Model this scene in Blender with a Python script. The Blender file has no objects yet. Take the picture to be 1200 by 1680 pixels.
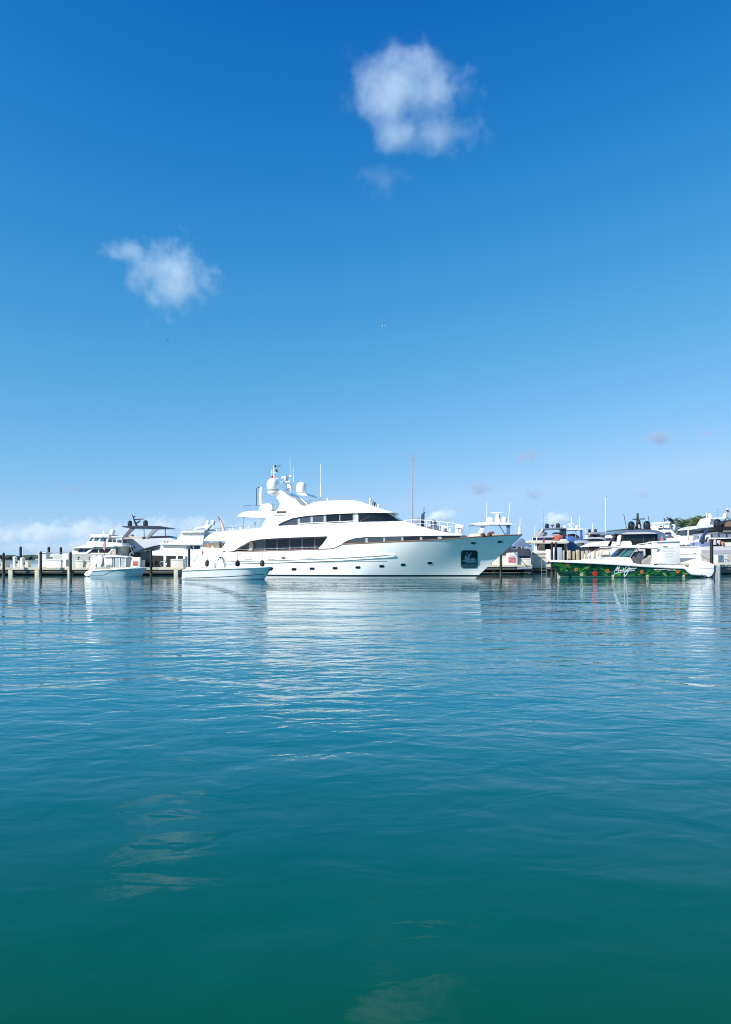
import bpy, bmesh, math, random
from mathutils import Vector, Matrix, noise
from mathutils.bvhtree import BVHTree
random.seed(7)
SC = bpy.context.scene
COL = SC.collection
R = math.radians

# ---------------------------------------------------------------- camera
F, HZ, CAMH = 1250.0, 916.0, 2.1          # focal length and horizon row of the 1200x1680 photograph, eye height
cam = bpy.data.cameras.new('camera')
cam.sensor_fit = 'VERTICAL'; cam.sensor_height = 36.0; cam.sensor_width = 36.0 * 1200 / 1680
cam.lens = 36.0 * F / 1680
cam.shift_y = (HZ - 840) / 1680
cam.clip_start, cam.clip_end = 0.1, 60000
cam_o = bpy.data.objects.new('camera', cam); COL.objects.link(cam_o)
cam_o.location = (0, 0, CAMH); cam_o.rotation_euler = (R(90), 0, 0)
SC.camera = cam_o

# ---------------------------------------------------------------- sky, sun, exposure
SUN_EL, SUN_AZ = 34.0, 236.0              # azimuth clockwise from +Y: behind the camera, to its left
w = bpy.data.worlds.new('World'); SC.world = w; w.use_nodes = True
nt = w.node_tree; nt.nodes.clear()
sky = nt.nodes.new('ShaderNodeTexSky'); sky.sky_type = 'NISHITA'; sky.sun_disc = False
sky.sun_elevation = R(SUN_EL); sky.sun_rotation = R(SUN_AZ)
sky.altitude = 0; sky.air_density = 1.0; sky.dust_density = 0.15; sky.ozone_density = 2.6
sky.dust_density = 0.1; sky.ozone_density = 3.0
NL = nt.links.new
def wmath(op, a, c=None):
    x = nt.nodes.new('ShaderNodeMath'); x.operation = op
    for i, v in enumerate((a, c)):
        if v is None: continue
        if isinstance(v, (int, float)): x.inputs[i].default_value = v
        else: NL(v, x.inputs[i])
    return x.outputs[0]
# the lookup is lifted off the horizon (no yellow dust band over this sea) and each channel graded like the deep tropical blue of the photograph
tcw = nt.nodes.new('ShaderNodeTexCoord'); spw = nt.nodes.new('ShaderNodeSeparateXYZ'); NL(tcw.outputs['Generated'], spw.inputs[0])
cbw = nt.nodes.new('ShaderNodeCombineXYZ'); NL(spw.outputs['X'], cbw.inputs['X']); NL(spw.outputs['Y'], cbw.inputs['Y'])
NL(wmath('ADD', wmath('MULTIPLY', wmath('MAXIMUM', spw.outputs['Z'], 0.0), .9), .13), cbw.inputs['Z'])
nmw = nt.nodes.new('ShaderNodeVectorMath'); nmw.operation = 'NORMALIZE'; NL(cbw.outputs[0], nmw.inputs[0]); NL(nmw.outputs[0], sky.inputs['Vector'])
spc = nt.nodes.new('ShaderNodeSeparateColor'); NL(sky.outputs[0], spc.inputs[0])
cbc = nt.nodes.new('ShaderNodeCombineColor')
for ch, off, gain, power, cap in (('Red', .058, 6.3, 1.6, .42), ('Green', .10, 1.50, .665, .67), ('Blue', .10, 1.43, .54, .97)):
    v = wmath('MAXIMUM', wmath('SUBTRACT', wmath('MULTIPLY', spc.outputs[ch], .1), off), 0.0)
    v = wmath('MINIMUM', wmath('MULTIPLY', wmath('POWER', v, power), gain), cap)
    NL(wmath('MULTIPLY', v, 10.0), cbc.inputs[ch])
mrw = nt.nodes.new('ShaderNodeMapRange'); mrw.inputs['From Min'].default_value = .64; mrw.inputs['From Max'].default_value = .85; NL(spw.outputs['Z'], mrw.inputs['Value'])
mxw = nt.nodes.new('ShaderNodeMix'); mxw.data_type = 'RGBA'; NL(mrw.outputs[0], mxw.inputs['Factor']); NL(cbc.outputs[0], mxw.inputs['A']); NL(sky.outputs[0], mxw.inputs['B'])
bg = nt.nodes.new('ShaderNodeBackground'); bg.inputs['Strength'].default_value = 0.0665
wo = nt.nodes.new('ShaderNodeOutputWorld')
NL(mxw.outputs['Result'], bg.inputs['Color']); NL(bg.outputs[0], wo.inputs['Surface'])
sl = bpy.data.lights.new('sun', 'SUN'); sl.energy = 5.0; sl.angle = R(0.53); sl.color = (1.0, 0.965, 0.90)
so = bpy.data.objects.new('sun', sl); COL.objects.link(so)
az = R(SUN_AZ); el = R(SUN_EL)
sdir = Vector((math.sin(az) * math.cos(el), math.cos(az) * math.cos(el), math.sin(el)))
so.rotation_euler = sdir.to_track_quat('Z', 'Y').to_euler(); so.location = sdir * 60
SC.view_settings.view_transform = 'Standard'; SC.view_settings.look = 'None'
SC.view_settings.exposure = 0.6; SC.view_settings.gamma = 1.0
cy = SC.cycles
cy.use_denoising = True; cy.max_bounces = 10; cy.volume_bounces = 4; cy.glossy_bounces = 5; cy.transparent_max_bounces = 12
cy.caustics_reflective = True; cy.blur_glossy = 0.6; cy.sample_clamp_indirect = 6.0
cy.filter_width = 1.05
cy.volume_max_steps = 256; cy.volume_step_rate = 1.0

# ---------------------------------------------------------------- materials
MATS = {}
def _nodes(name):
    m = bpy.data.materials.new(name); m.use_nodes = True
    t = m.node_tree; b = t.nodes['Principled BSDF']
    return m, t, b
def mat(name, col, rough=0.4, metal=0.0, coat=0.0, var=0.06, scale=1.2, bump=0.0, bscale=20.0, spec=0.5, emit=None):
    """principled surface; the colour wanders by VAR with a soft world-size noise, so no face is perfectly uniform"""
    if name in MATS: return MATS[name]
    m, t, b = _nodes(name)
    b.inputs['Roughness'].default_value = rough; b.inputs['Metallic'].default_value = metal
    b.inputs['Coat Weight'].default_value = coat; b.inputs['Coat Roughness'].default_value = 0.04
    b.inputs['Specular IOR Level'].default_value = spec
    tc = t.nodes.new('ShaderNodeTexCoord')
    n = t.nodes.new('ShaderNodeTexNoise'); n.inputs['Scale'].default_value = scale; n.inputs['Detail'].default_value = 5
    t.links.new(tc.outputs['Object'], n.inputs['Vector'])
    mx = t.nodes.new('ShaderNodeMix'); mx.data_type = 'RGBA'
    mx.inputs['A'].default_value = tuple(c * (1 - var) for c in col) + (1,)
    mx.inputs['B'].default_value = tuple(min(1, c * (1 + var)) for c in col) + (1,)
    t.links.new(n.outputs['Fac'], mx.inputs['Factor']); t.links.new(mx.outputs['Result'], b.inputs['Base Color'])
    if bump:
        n2 = t.nodes.new('ShaderNodeTexNoise'); n2.inputs['Scale'].default_value = bscale; n2.inputs['Detail'].default_value = 4
        t.links.new(tc.outputs['Object'], n2.inputs['Vector'])
        bp = t.nodes.new('ShaderNodeBump'); bp.inputs['Strength'].default_value = bump; bp.inputs['Distance'].default_value = 0.05
        t.links.new(n2.outputs['Fac'], bp.inputs['Height']); t.links.new(bp.outputs[0], b.inputs['Normal'])
    MATS[name] = m
    return m
WHITE  = mat('white_gelcoat', (.80, .80, .775), .22, coat=.6, var=.025)
WHITE2 = mat('white_paint_satin', (.76, .755, .72), .45, var=.04)
CREAM  = mat('cream_fibreglass', (.62, .595, .52), .4, var=.07)
GREYG  = mat('pale_grey_gelcoat', (.47, .49, .53), .25, coat=.5, var=.04)
MIDG   = mat('mid_grey_paint', (.22, .23, .25), .4, var=.08)
PBLUE  = mat('pale_blue_gelcoat', (.30, .45, .52), .2, coat=.8, var=.04)
NAVY   = mat('navy_paint', (.016, .022, .055), .25, coat=.4)
BLACKG = mat('black_gelcoat', (.010, .011, .014), .12, coat=.8)
BLACKR = mat('black_rubber', (.018, .018, .020), .75, var=.2, scale=6)
PILE   = mat('black_piling_wrap', (.006, .006, .008), .6, var=.4, scale=5, bump=.3, spec=.25)
GLASS  = mat('dark_tinted_glass', (.008, .011, .017), .04, var=.3, scale=.5, spec=.5)
GLASSB = mat('navy_tinted_glass', (.012, .020, .065), .05, var=.2, scale=.7, spec=.5)
GLASSG = mat('slate_tinted_glass', (.040, .052, .066), .06, var=.4, scale=.8, spec=.9)
GLASSC = mat('green_tinted_windscreen', (.05, .17, .19), .05, var=.3, scale=1, spec=.8)
CURTAIN = mat('clear_vinyl_enclosure', (.42, .45, .46), .12, var=.45, scale=2.2, bump=.5, bscale=4)
CHROME = mat('polished_stainless', (.62, .63, .65), .18, metal=1.0)
ALU    = mat('grey_anodised_aluminium', (.36, .37, .39), .45, metal=.3)
TEAK   = mat('varnished_teak', (.22, .10, .05), .35, coat=.3, var=.25, scale=8)
MAHO   = mat('red_mahogany', (.17, .05, .035), .35, coat=.3, var=.2, scale=8)
VINYL  = mat('beige_vinyl', (.50, .44, .36), .55, var=.08)
TAUPE  = mat('taupe_vinyl', (.30, .27, .25), .6, var=.1)
CORAL  = mat('coral_canvas', (.50, .13, .085), .8, var=.12)
CANVAS = mat('blue_canvas', (.05, .13, .33), .8, var=.2, scale=3, bump=.5, bscale=5)
CANVASG = mat('slate_blue_canvas', (.12, .18, .29), .8, var=.25, scale=2, bump=.5, bscale=4)
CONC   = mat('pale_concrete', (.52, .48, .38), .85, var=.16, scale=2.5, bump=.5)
CONCD  = mat('shaded_concrete', (.10, .10, .09), .6, var=.3, scale=2.5, bump=.5)  # dark copy of the pale concrete, with the under-deck shade in its colour
WOODP  = mat('weathered_pale_timber', (.42, .36, .25), .8, var=.2, scale=4, bump=.4)
DARKC  = mat('dark_cabin_interior', (.012, .013, .015), .7, var=.3)
BROWN  = mat('brown_upholstery', (.20, .115, .075), .7, var=.15)
PINK   = mat('faded_pink_sign_paint', (.60, .24, .27), .6, var=.12, scale=14)
REDS   = mat('bright_red_sign_paint', (.65, .09, .075), .55, var=.1)
RED    = mat('red_cloth', (.52, .04, .05), .8, var=.15)
ORANGEF = mat('faded_orange_cloth', (.62, .40, .34), .85, var=.2, scale=6)
BLUEF  = mat('dark_blue_cloth', (.02, .035, .18), .85)
INKG   = mat('grey_lettering', (.33, .34, .37), .6)
INKD   = mat('dark_lettering', (.05, .05, .055), .6)
ROPE   = mat('mooring_rope', (.20, .19, .18), .9, var=.3, scale=20)
ROPEW  = mat('white_rope', (.62, .60, .55), .9, var=.2, scale=20)
LAMPR  = mat('red_lens', (.45, .02, .02), .2)
SKIN   = mat('tanned_skin', (.42, .24, .16), .6)

def hull_paint(name, top, boot, bottom, zb0, zb1, rough=.16, var=.03, coat=1.0):
    """hull topsides with a painted boot stripe between heights zb0 and zb1 and antifouling below"""
    m, t, b = _nodes(name)
    tc = t.nodes.new('ShaderNodeTexCoord'); sp = t.nodes.new('ShaderNodeSeparateXYZ'); t.links.new(tc.outputs['Object'], sp.inputs[0])
    n = t.nodes.new('ShaderNodeTexNoise'); n.inputs['Scale'].default_value = .8; n.inputs['Detail'].default_value = 6
    t.links.new(tc.outputs['Object'], n.inputs['Vector'])
    mx = t.nodes.new('ShaderNodeMix'); mx.data_type = 'RGBA'
    mx.inputs['A'].default_value = tuple(c * (1 - var) for c in top) + (1,); mx.inputs['B'].default_value = tuple(min(1, c * (1 + var)) for c in top) + (1,)
    t.links.new(n.outputs['Fac'], mx.inputs['Factor'])
    cur = mx.outputs['Result']
    for z, c in ((zb1, boot), (zb0, bottom)):
        g = t.nodes.new('ShaderNodeMath'); g.operation = 'LESS_THAN'; g.inputs[1].default_value = z; t.links.new(sp.outputs['Z'], g.inputs[0])
        k = t.nodes.new('ShaderNodeMix'); k.data_type = 'RGBA'; k.inputs['B'].default_value = tuple(c) + (1,)
        t.links.new(g.outputs[0], k.inputs['Factor']); t.links.new(cur, k.inputs['A']); cur = k.outputs['Result']
    t.links.new(cur, b.inputs['Base Color'])
    b.inputs['Roughness'].default_value = rough; b.inputs['Coat Weight'].default_value = coat; b.inputs['Coat Roughness'].default_value = .02
    b.inputs['Coat IOR'].default_value = 1.6
    return m

# ---------------------------------------------------------------- the setting: water, clouds, far shore
def struct(o, kind='structure'):
    o['kind'] = kind
    return o
def link(name, me, parent=None):
    o = bpy.data.objects.new(name, me); COL.objects.link(o)
    if parent: o.parent = parent
    return o
def mesh_from(name, verts, faces, m, parent=None, smooth=None):
    me = bpy.data.meshes.new(name); me.from_pydata(verts, [], faces); me.update()
    for x in (m if isinstance(m, (list, tuple)) else [m]): me.materials.append(x)
    if smooth is not None:
        for p in me.polygons: p.use_smooth = True
        me.set_sharp_from_angle(angle=R(smooth))
    return link(name, me, parent)

def water_material():
    m, t, b = _nodes('harbour_water')
    L = t.links.new
    b.inputs['Roughness'].default_value = .012
    b.inputs['IOR'].default_value = 1.333
    tc = t.nodes.new('ShaderNodeTexCoord')
    def noise_h(sx, sy, scale, detail, rough, dist=0.0, rot=0.0):
        mp = t.nodes.new('ShaderNodeMapping'); mp.inputs['Scale'].default_value = (sx, sy, 1); mp.inputs['Rotation'].default_value = (0, 0, rot)
        L(tc.outputs['Object'], mp.inputs['Vector'])
        n = t.nodes.new('ShaderNodeTexNoise'); n.inputs['Scale'].default_value = scale; n.inputs['Detail'].default_value = detail
        n.inputs['Roughness'].default_value = rough; n.inputs['Distortion'].default_value = dist
        L(mp.outputs[0], n.inputs['Vector'])
        return n.outputs['Fac']
    def mul(a, k):
        x = t.nodes.new('ShaderNodeMath'); x.operation = 'MULTIPLY'; L(a, x.inputs[0])
        if isinstance(k, float): x.inputs[1].default_value = k
        else: L(k, x.inputs[1])
        return x.outputs[0]
    def add(a, c):
        x = t.nodes.new('ShaderNodeMath'); x.operation = 'ADD'; L(a, x.inputs[0]); L(c, x.inputs[1]); return x.outputs[0]
    # calmer in the lee of the quay where the photographer stands
    spx = t.nodes.new('ShaderNodeSeparateXYZ'); L(tc.outputs['Object'], spx.inputs[0])
    lee = t.nodes.new('ShaderNodeMapRange'); lee.interpolation_type = 'SMOOTHSTEP'
    lee.inputs['From Min'].default_value = 3.0; lee.inputs['From Max'].default_value = 13.0; lee.inputs['To Min'].default_value = .22; lee.inputs['To Max'].default_value = 1.0
    L(spx.outputs['Y'], lee.inputs['Value'])
    out_ = t.nodes.new('ShaderNodeMapRange'); out_.interpolation_type = 'SMOOTHSTEP'
    out_.inputs['From Min'].default_value = 9.0; out_.inputs['From Max'].default_value = 34.0; out_.inputs['To Min'].default_value = .05; out_.inputs['To Max'].default_value = 1.0
    L(spx.outputs['Y'], out_.inputs['Value'])
    chop = mul(mul(noise_h(.42, 1.0, .33, 3.0, .6, .5, .05), .26), out_.outputs[0])
    # the basin lies flatter again in the shelter of the moored boats
    shl = t.nodes.new('ShaderNodeMapRange'); shl.interpolation_type = 'SMOOTHSTEP'
    shl.inputs['From Min'].default_value = 36.0; shl.inputs['From Max'].default_value = 72.0; shl.inputs['To Min'].default_value = 1.0; shl.inputs['To Max'].default_value = .22
    L(spx.outputs['Y'], shl.inputs['Value'])
    swell = mul(noise_h(.7, 1.0, .55, 2.0, .45, .4, .12), .06)
    mid   = mul(noise_h(.7, 1.0, 2.3, 2.5, .5, .5, -.10), .034)
    # cat's paws: patches where the breeze raises finer ripples
    patch = noise_h(.25, 1.0, .05, 3.0, .55, 1.0, .06)
    rmp = t.nodes.new('ShaderNodeMapRange'); rmp.inputs['From Min'].default_value = .36; rmp.inputs['From Max'].default_value = .66
    rmp.inputs['To Min'].default_value = .25; rmp.inputs['To Max'].default_value = 1.0
    L(patch, rmp.inputs['Value'])
    fine  = mul(mul(noise_h(.75, 1.0, 8.0, 3.0, .55, .4, .2), .0065), rmp.outputs[0])
    hgt = mul(add(add(swell, chop), mul(add(mid, fine), lee.outputs[0])), shl.outputs[0])
    bp = t.nodes.new('ShaderNodeBump'); bp.inputs['Strength'].default_value = 1.0; bp.inputs['Distance'].default_value = 1.0
    L(hgt, bp.inputs['Height']); L(bp.outputs[0], b.inputs['Normal'])
    # green and sandy in the shallows by the quay, bluer over the dredged basin; the edge wanders
    n = noise_h(.35, 1.0, .28, 4.0, .6, .8)
    dep = add(mul(spx.outputs['Y'], .05), mul(n, .16))
    cr = t.nodes.new('ShaderNodeValToRGB'); L(dep, cr.inputs['Fac'])
    els = cr.color_ramp.elements
    els[0].position = .22; els[0].color = (0.0014, 0.0596, 0.0298, 1)
    els[1].position = .34; els[1].color = (0.0002, 0.0711, 0.0615, 1)
    for p_, c_ in ((.44, (0.0001, 0.0845, 0.1038, 1)), (.62, (0.0001, 0.1172, 0.1586, 1)), (.95, (0.0002, 0.1230, 0.1682, 1))):
        e = els.new(p_); e.color = c_
    L(cr.outputs['Color'], b.inputs['Base Color'])
    return m
WATER = water_material()
wv = [(-9000, -60, 0), (9000, -60, 0), (9000, 9000, 0), (-9000, 9000, 0)]
water = struct(mesh_from('water', wv, [(0, 1, 2, 3)], WATER))

def P(px, py, Y):
    """the point at depth Y that stands at photograph pixel (px, py)"""
    return Vector(((px - 600) / F * Y, Y, CAMH - (py - HZ) / F * Y))

def cloud_material(name, lobes, dens, nscale, detail, cut, wisp, seed, gain=3.0, tint=(1, 1, 1)):
    m = bpy.data.materials.new(name); m.use_nodes = True
    t = m.node_tree; t.nodes.clear(); L = t.links.new
    out = t.nodes.new('ShaderNodeOutputMaterial'); vol = t.nodes.new('ShaderNodeVolumePrincipled')
    vol.inputs['Color'].default_value = tuple(tint) + (1,); vol.inputs['Anisotropy'].default_value = .0
    L(vol.outputs[0], out.inputs['Volume'])
    tc = t.nodes.new('ShaderNodeTexCoord')
    def math_(op, a, c=None):
        x = t.nodes.new('ShaderNodeMath'); x.operation = op
        for i, v in enumerate((a, c)):
            if v is None: continue
            if isinstance(v, (int, float)): x.inputs[i].default_value = v
            else: L(v, x.inputs[i])
        return x.outputs[0]
    # lumpy displaced coordinates
    nz = t.nodes.new('ShaderNodeTexNoise'); nz.noise_dimensions = '4D'; nz.inputs['W'].default_value = seed * 100
    nz.inputs['Scale'].default_value = nscale; nz.inputs['Detail'].default_value = detail; nz.inputs['Roughness'].default_value = .62
    nz.inputs['Distortion'].default_value = .25
    L(tc.outputs['Object'], nz.inputs['Vector'])
    cur = None
    for (cx, cy_, cz, rx, ry, rz) in lobes:
        s = t.nodes.new('ShaderNodeVectorMath'); s.operation = 'SUBTRACT'; L(tc.outputs['Object'], s.inputs[0]); s.inputs[1].default_value = (cx, cy_, cz)
        d = t.nodes.new('ShaderNodeVectorMath'); d.operation = 'DIVIDE'; L(s.outputs[0], d.inputs[0]); d.inputs[1].default_value = (rx, ry, rz)
        l = t.nodes.new('ShaderNodeVectorMath'); l.operation = 'LENGTH'; L(d.outputs[0], l.inputs[0])
        v = math_('SUBTRACT', 1.0, l.outputs['Value'])
        cur = v if cur is None else math_('MAXIMUM', cur, v)
    n = math_('MULTIPLY', math_('SUBTRACT', nz.outputs['Fac'], .5), wisp)
    f = math_('SUBTRACT', math_('ADD', cur, n), cut)
    f = math_('MULTIPLY', math_('MAXIMUM', f, 0.0), gain)
    f = math_('MINIMUM', f, 1.0)
    f = math_('POWER', f, 1.15)
    L(math_('MULTIPLY', f, dens), vol.inputs['Density'])
    m.cycles.volume_step_rate = .35
    return m
def cloud(label, cpx, cpy, Y, wpx, hpx, lobes, dens, nscale=2.0, detail=5, cut=.25, wisp=1.6, seed=0.0, depth=.8, group=None, rate=None, gain=3.0, tint=(1, 1, 1)):
    c = P(cpx, cpy, Y); k = Y / F
    s = Vector((wpx * k / 2, wpx * k / 2 * depth, hpx * k / 2))
    m = cloud_material('cloud_vapour', [(a * s.x, b_ * s.y, d * s.z, e * s.x, f_ * s.y, g * s.z) for (a, b_, d, e, f_, g) in lobes],
                       dens / s.y, nscale / max(s.x, s.z), detail, cut, wisp, seed, gain, tint)
    if rate: m.cycles.volume_step_rate = rate
    bm = bmesh.new(); bmesh.ops.create_icosphere(bm, subdivisions=3, radius=1.12)
    for v in bm.verts: v.co = Vector((v.co.x * s.x, v.co.y * s.y, v.co.z * s.z))
    me = bpy.data.meshes.new('cloud'); bm.to_mesh(me); bm.free(); me.materials.append(m)
    o = link('cloud', me); o.location = c
    o['label'] = label; o['category'] = 'cloud'
    if group: o['group'] = group
    return o
COOL = (.95, .98, 1.0)
cloud('large puffy white cloud highest in the deep blue sky', 674, 166, 1500, 296, 232,
      [(-.15, 0, .18, 1.12, 1.0, 1.08), (.2, 0, .1, 1.0, .9, 1.05), (.36, 0, -.42, .9, .7, .66), (-.1, 0, -.5, .75, .6, .55), (.1, 0, .45, .75, .6, .62)],
      1.45, 2.8, 9, .50, 1.55, 6.37, gain=2.2, tint=COOL)
cloud('faint torn wisp of cloud just below the large puffy cloud', 630, 296, 1500, 150, 100, [(0, 0, 0, 1.0, .9, .95)], .35, 2.6, 8, .52, 2.2, 5.2, gain=1.3, tint=COOL)
cloud('ragged white cloud with a thin arm, floating lower than the large puffy cloud', 266, 452, 1800, 226, 195,
      [(.2, 0, -.08, 1.15, .9, 1.25), (0, 0, .1, 1.0, .8, 1.0), (-.5, 0, .42, .85, .6, .42)],
      1.35, 3.0, 9, .55, 1.8, 16.61, gain=2.2, tint=COOL)

# ---------------------------------------------------------------- modelling kit
def lerp_tab(tab, x):
    if x <= tab[0][0]: return tab[0][1]
    for (a, va), (b, vb) in zip(tab, tab[1:]):
        if x <= b: return va + (vb - va) * (x - a) / (b - a)
    return tab[-1][1]
def smooth_tab(tab, x):
    """monotone-ish cubic through the table"""
    if x <= tab[0][0]: return tab[0][1]
    if x >= tab[-1][0]: return tab[-1][1]
    for i in range(len(tab) - 1):
        a, b = tab[i], tab[i + 1]
        if x <= b[0]:
            h = b[0] - a[0]; t = (x - a[0]) / h
            m0 = (b[1] - tab[i - 1][1]) / (b[0] - tab[i - 1][0]) if i > 0 else (b[1] - a[1]) / h
            m1 = (tab[i + 2][1] - a[1]) / (tab[i + 2][0] - a[0]) if i + 2 < len(tab) else (b[1] - a[1]) / h
            return (2*t**3 - 3*t*t + 1)*a[1] + (t**3 - 2*t*t + t)*h*m0 + (3*t*t - 2*t**3)*b[1] + (t**3 - t*t)*h*m1
def describe(o, label=None, cat=None, group=None, kind=None):
    if label: o['label'] = label
    if cat: o['category'] = cat
    if group: o['group'] = group
    if kind: o['kind'] = kind
    return o

class Thing:
    """an Empty at the thing's base; shapes are drawn against photograph pixels on a chosen fore-and-aft plane and get their real depth"""
    def __init__(s, name, label, cat, px, Y, deg=0.0, group=None, z=0.0):
        s.o = bpy.data.objects.new(name, None); COL.objects.link(s.o)
        s.o.empty_display_size = .3
        describe(s.o, label, cat, group)
        s.x0, s.y0, s.z0 = (px - 600) / F * Y, Y, z
        s.a = R(deg); s.o.location = (s.x0, Y, z); s.o.rotation_euler = (0, 0, -s.a)
        s.ax = Vector((math.cos(s.a), -math.sin(s.a), 0)); s.ay = Vector((math.sin(s.a), math.cos(s.a), 0))
        s.k = Y / F                                    # metres per photograph pixel
        s.bm = bmesh.new()
        c = Vector((0, 0, CAMH)) - Vector((s.x0, s.y0, s.z0))
        s.cam = Vector((c.dot(s.ax), c.dot(s.ay), c.z))
    def ray(s, px, py):
        d = Vector(((px - 600) / F, 1, -(py - HZ) / F))
        return Vector((d.dot(s.ax), d.dot(s.ay), d.z))
    def S(s, px, py, dy=0.0):
        d = s.ray(px, py); t = (dy - s.cam.y) / d.y
        p = s.cam + d * t
        return Vector((p.x, dy, p.z))
    def xw(s, px, dy=0.0): return s.S(px, HZ, dy).x
    # ---- finishing
    def done(s, name, m, parent=None, smooth=32, label=None, bev=0.0):
        bm = s.bm; s.bm = bmesh.new()
        bmesh.ops.recalc_face_normals(bm, faces=bm.faces)
        if bev:
            ed = [e for e in bm.edges if len(e.link_faces) == 2 and e.calc_face_angle(0) > R(40)]
            bmesh.ops.bevel(bm, geom=ed, offset=bev, segments=2, profile=.6, affect='EDGES', clamp_overlap=True)
        me = bpy.data.meshes.new(name); bm.to_mesh(me); bm.free()
        for x in (m if isinstance(m, (list, tuple)) else [m]): me.materials.append(x)
        for p in me.polygons: p.use_smooth = True
        me.set_sharp_from_angle(angle=R(smooth))
        o = link(name, me, parent or s.o)
        if label: o['label'] = label
        return o
    # ---- shapes (they add to s.bm)
    def poly3(s, front, back):
        bm = s.bm
        f = [bm.verts.new(p) for p in front]; b = [bm.verts.new(p) for p in back]
        n = len(f)
        bm.faces.new(f); bm.faces.new(b[::-1])
        for i in range(n): bm.faces.new((f[i], b[i], b[(i + 1) % n], f[(i + 1) % n]))
    def prism(s, pts, y0, y1, lean=0.0, shrink=0.0):
        """outline seen on the plane y0, carried back to y1; lean tips the near and far faces inward with height, shrink narrows the far end"""
        q = [s.S(x, y, y0) for x, y in pts]
        z0 = min(p.z for p in q); cx = sum(p.x for p in q) / len(q); cz = sum(p.z for p in q) / len(q)
        fr = [Vector((p.x, y0 + lean * (p.z - z0), p.z)) for p in q]
        bk = [Vector((cx + (p.x - cx) * (1 - shrink), y1 - (lean * (p.z - z0) if y1 > y0 else 0), cz + (p.z - cz) * (1 - shrink * .3))) for p in q]
        s.poly3(fr, bk)
    def box(s, x0, y0, x1, y1, d0, d1):
        s.prism([(x0, y0), (x1, y0), (x1, y1), (x0, y1)], d0, d1)
    def bar(s, pts, r, n=6, r1=None):
        """round bar through (px, py, dy) points, radius r metres"""
        s.tube([s.S(*p) for p in pts], r, n, r1)
    def tube(s, q, r, n=6, r1=None):
        bm = s.bm; rings = []
        for i, p in enumerate(q):
            d = (q[min(i + 1, len(q) - 1)] - q[max(i - 1, 0)]).normalized()
            u = d.cross(Vector((0, 1, 0) if abs(d.y) < .9 else (1, 0, 0))).normalized(); v = d.cross(u)
            rr = r if r1 is None else r + (r1 - r) * i / max(1, len(q) - 1)
            rings.append([bm.verts.new(p + (u * math.cos(2*math.pi*k/n) + v * math.sin(2*math.pi*k/n)) * rr) for k in range(n)])
        for a, b in zip(rings, rings[1:]):
            for k in range(n): bm.faces.new((a[k], a[(k+1) % n], b[(k+1) % n], b[k]))
        bm.faces.new(rings[0][::-1]); bm.faces.new(rings[-1])
    def lathe(s, px, prof, dy, n=20, ref=None):
        """turned shape: profile of (py, half width in px) from bottom to top about the vertical through px"""
        bm = s.bm; k = (s.S(px + 1, HZ, dy) - s.S(px, HZ, dy)).length
        rings = []
        for py, r in prof:
            c = s.S(px, py, dy)
            rings.append([bm.verts.new(c + Vector((math.cos(2*math.pi*i/n), math.sin(2*math.pi*i/n), 0)) * max(r, .02) * k) for i in range(n)])
        for a, b in zip(rings, rings[1:]):
            for i in range(n): bm.faces.new((a[i], a[(i+1) % n], b[(i+1) % n], b[i]))
        bm.faces.new(rings[0][::-1]); bm.faces.new(rings[-1])
    def domeshape(s, px, py0, py1, r, dy, n=20, waist=.86):
        h = py0 - py1; cyl = max(h - r, h * .3); cap = h - cyl
        pr = [(py0, r * waist), (py0 - cyl * .25, r * .97), (py0 - cyl * .5, r)]
        for i in range(0, 9):
            t = i / 8 * math.pi / 2
            pr.append((py0 - cyl - cap * math.sin(t), r * math.cos(t)))
        s.lathe(px, pr, dy, n)
    def rail(s, top, foot_dpx, dy, r=.018, step=1, drop=None):
        """rail through top points (px,py) with stanchions of foot_dpx pixels at every point, optional lower wire"""
        s.bar([(x, y, dy) for x, y in top], r, 5)
        if drop: s.bar([(x, y + drop, dy) for x, y in top], r * .6, 4)
        for x, y in top[::step]: s.bar([(x, y, dy), (x, y + foot_dpx, dy)], r, 5)
    def shell(s, pts, yf, dx=1.5, dz=.6, far=True):
        """side-on outline wrapped to the half breadth yf(x,z) on both sides: one closed solid"""
        q = []
        for px, py in pts:
            p = s.S(px, py, 0.0)
            for _ in range(4): p = s.S(px, py, -yf(p.x, p.z))
            q.append(Vector((p.x, 0, p.z)))
        b2 = bmesh.new(); b2.faces.new([b2.verts.new(p) for p in q])
        x0, x1 = min(p.x for p in q), max(p.x for p in q); z0, z1 = min(p.z for p in q), max(p.z for p in q)
        n = int((x1 - x0) / dx); m = int((z1 - z0) / dz)
        for i in range(1, n + 1):
            bmesh.ops.bisect_plane(b2, geom=b2.verts[:] + b2.edges[:] + b2.faces[:], plane_co=(x0 + (x1 - x0) * i / (n + 1), 0, 0), plane_no=(1, 0, 0), dist=1e-4)
        for i in range(1, m + 1):
            bmesh.ops.bisect_plane(b2, geom=b2.verts[:] + b2.edges[:] + b2.faces[:], plane_co=(0, 0, z0 + (z1 - z0) * i / (m + 1)), plane_no=(0, 0, 1), dist=1e-4)
        b2.verts.index_update()
        bm = s.bm
        A = [bm.verts.new((v.co.x, -yf(v.co.x, v.co.z), v.co.z)) for v in b2.verts]
        B = [bm.verts.new((v.co.x, yf(v.co.x, v.co.z) if far else -yf(v.co.x, v.co.z) + .06, v.co.z)) for v in b2.verts]
        for f in b2.faces:
            ii = [v.index for v in f.verts]
            bm.faces.new([A[i] for i in ii]); bm.faces.new([B[i] for i in ii[::-1]])
        for e in b2.edges:
            if len(e.link_faces) == 1:
                i, j = e.verts[0].index, e.verts[1].index
                bm.faces.new((A[i], A[j], B[j], B[i]))
        b2.free()
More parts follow.
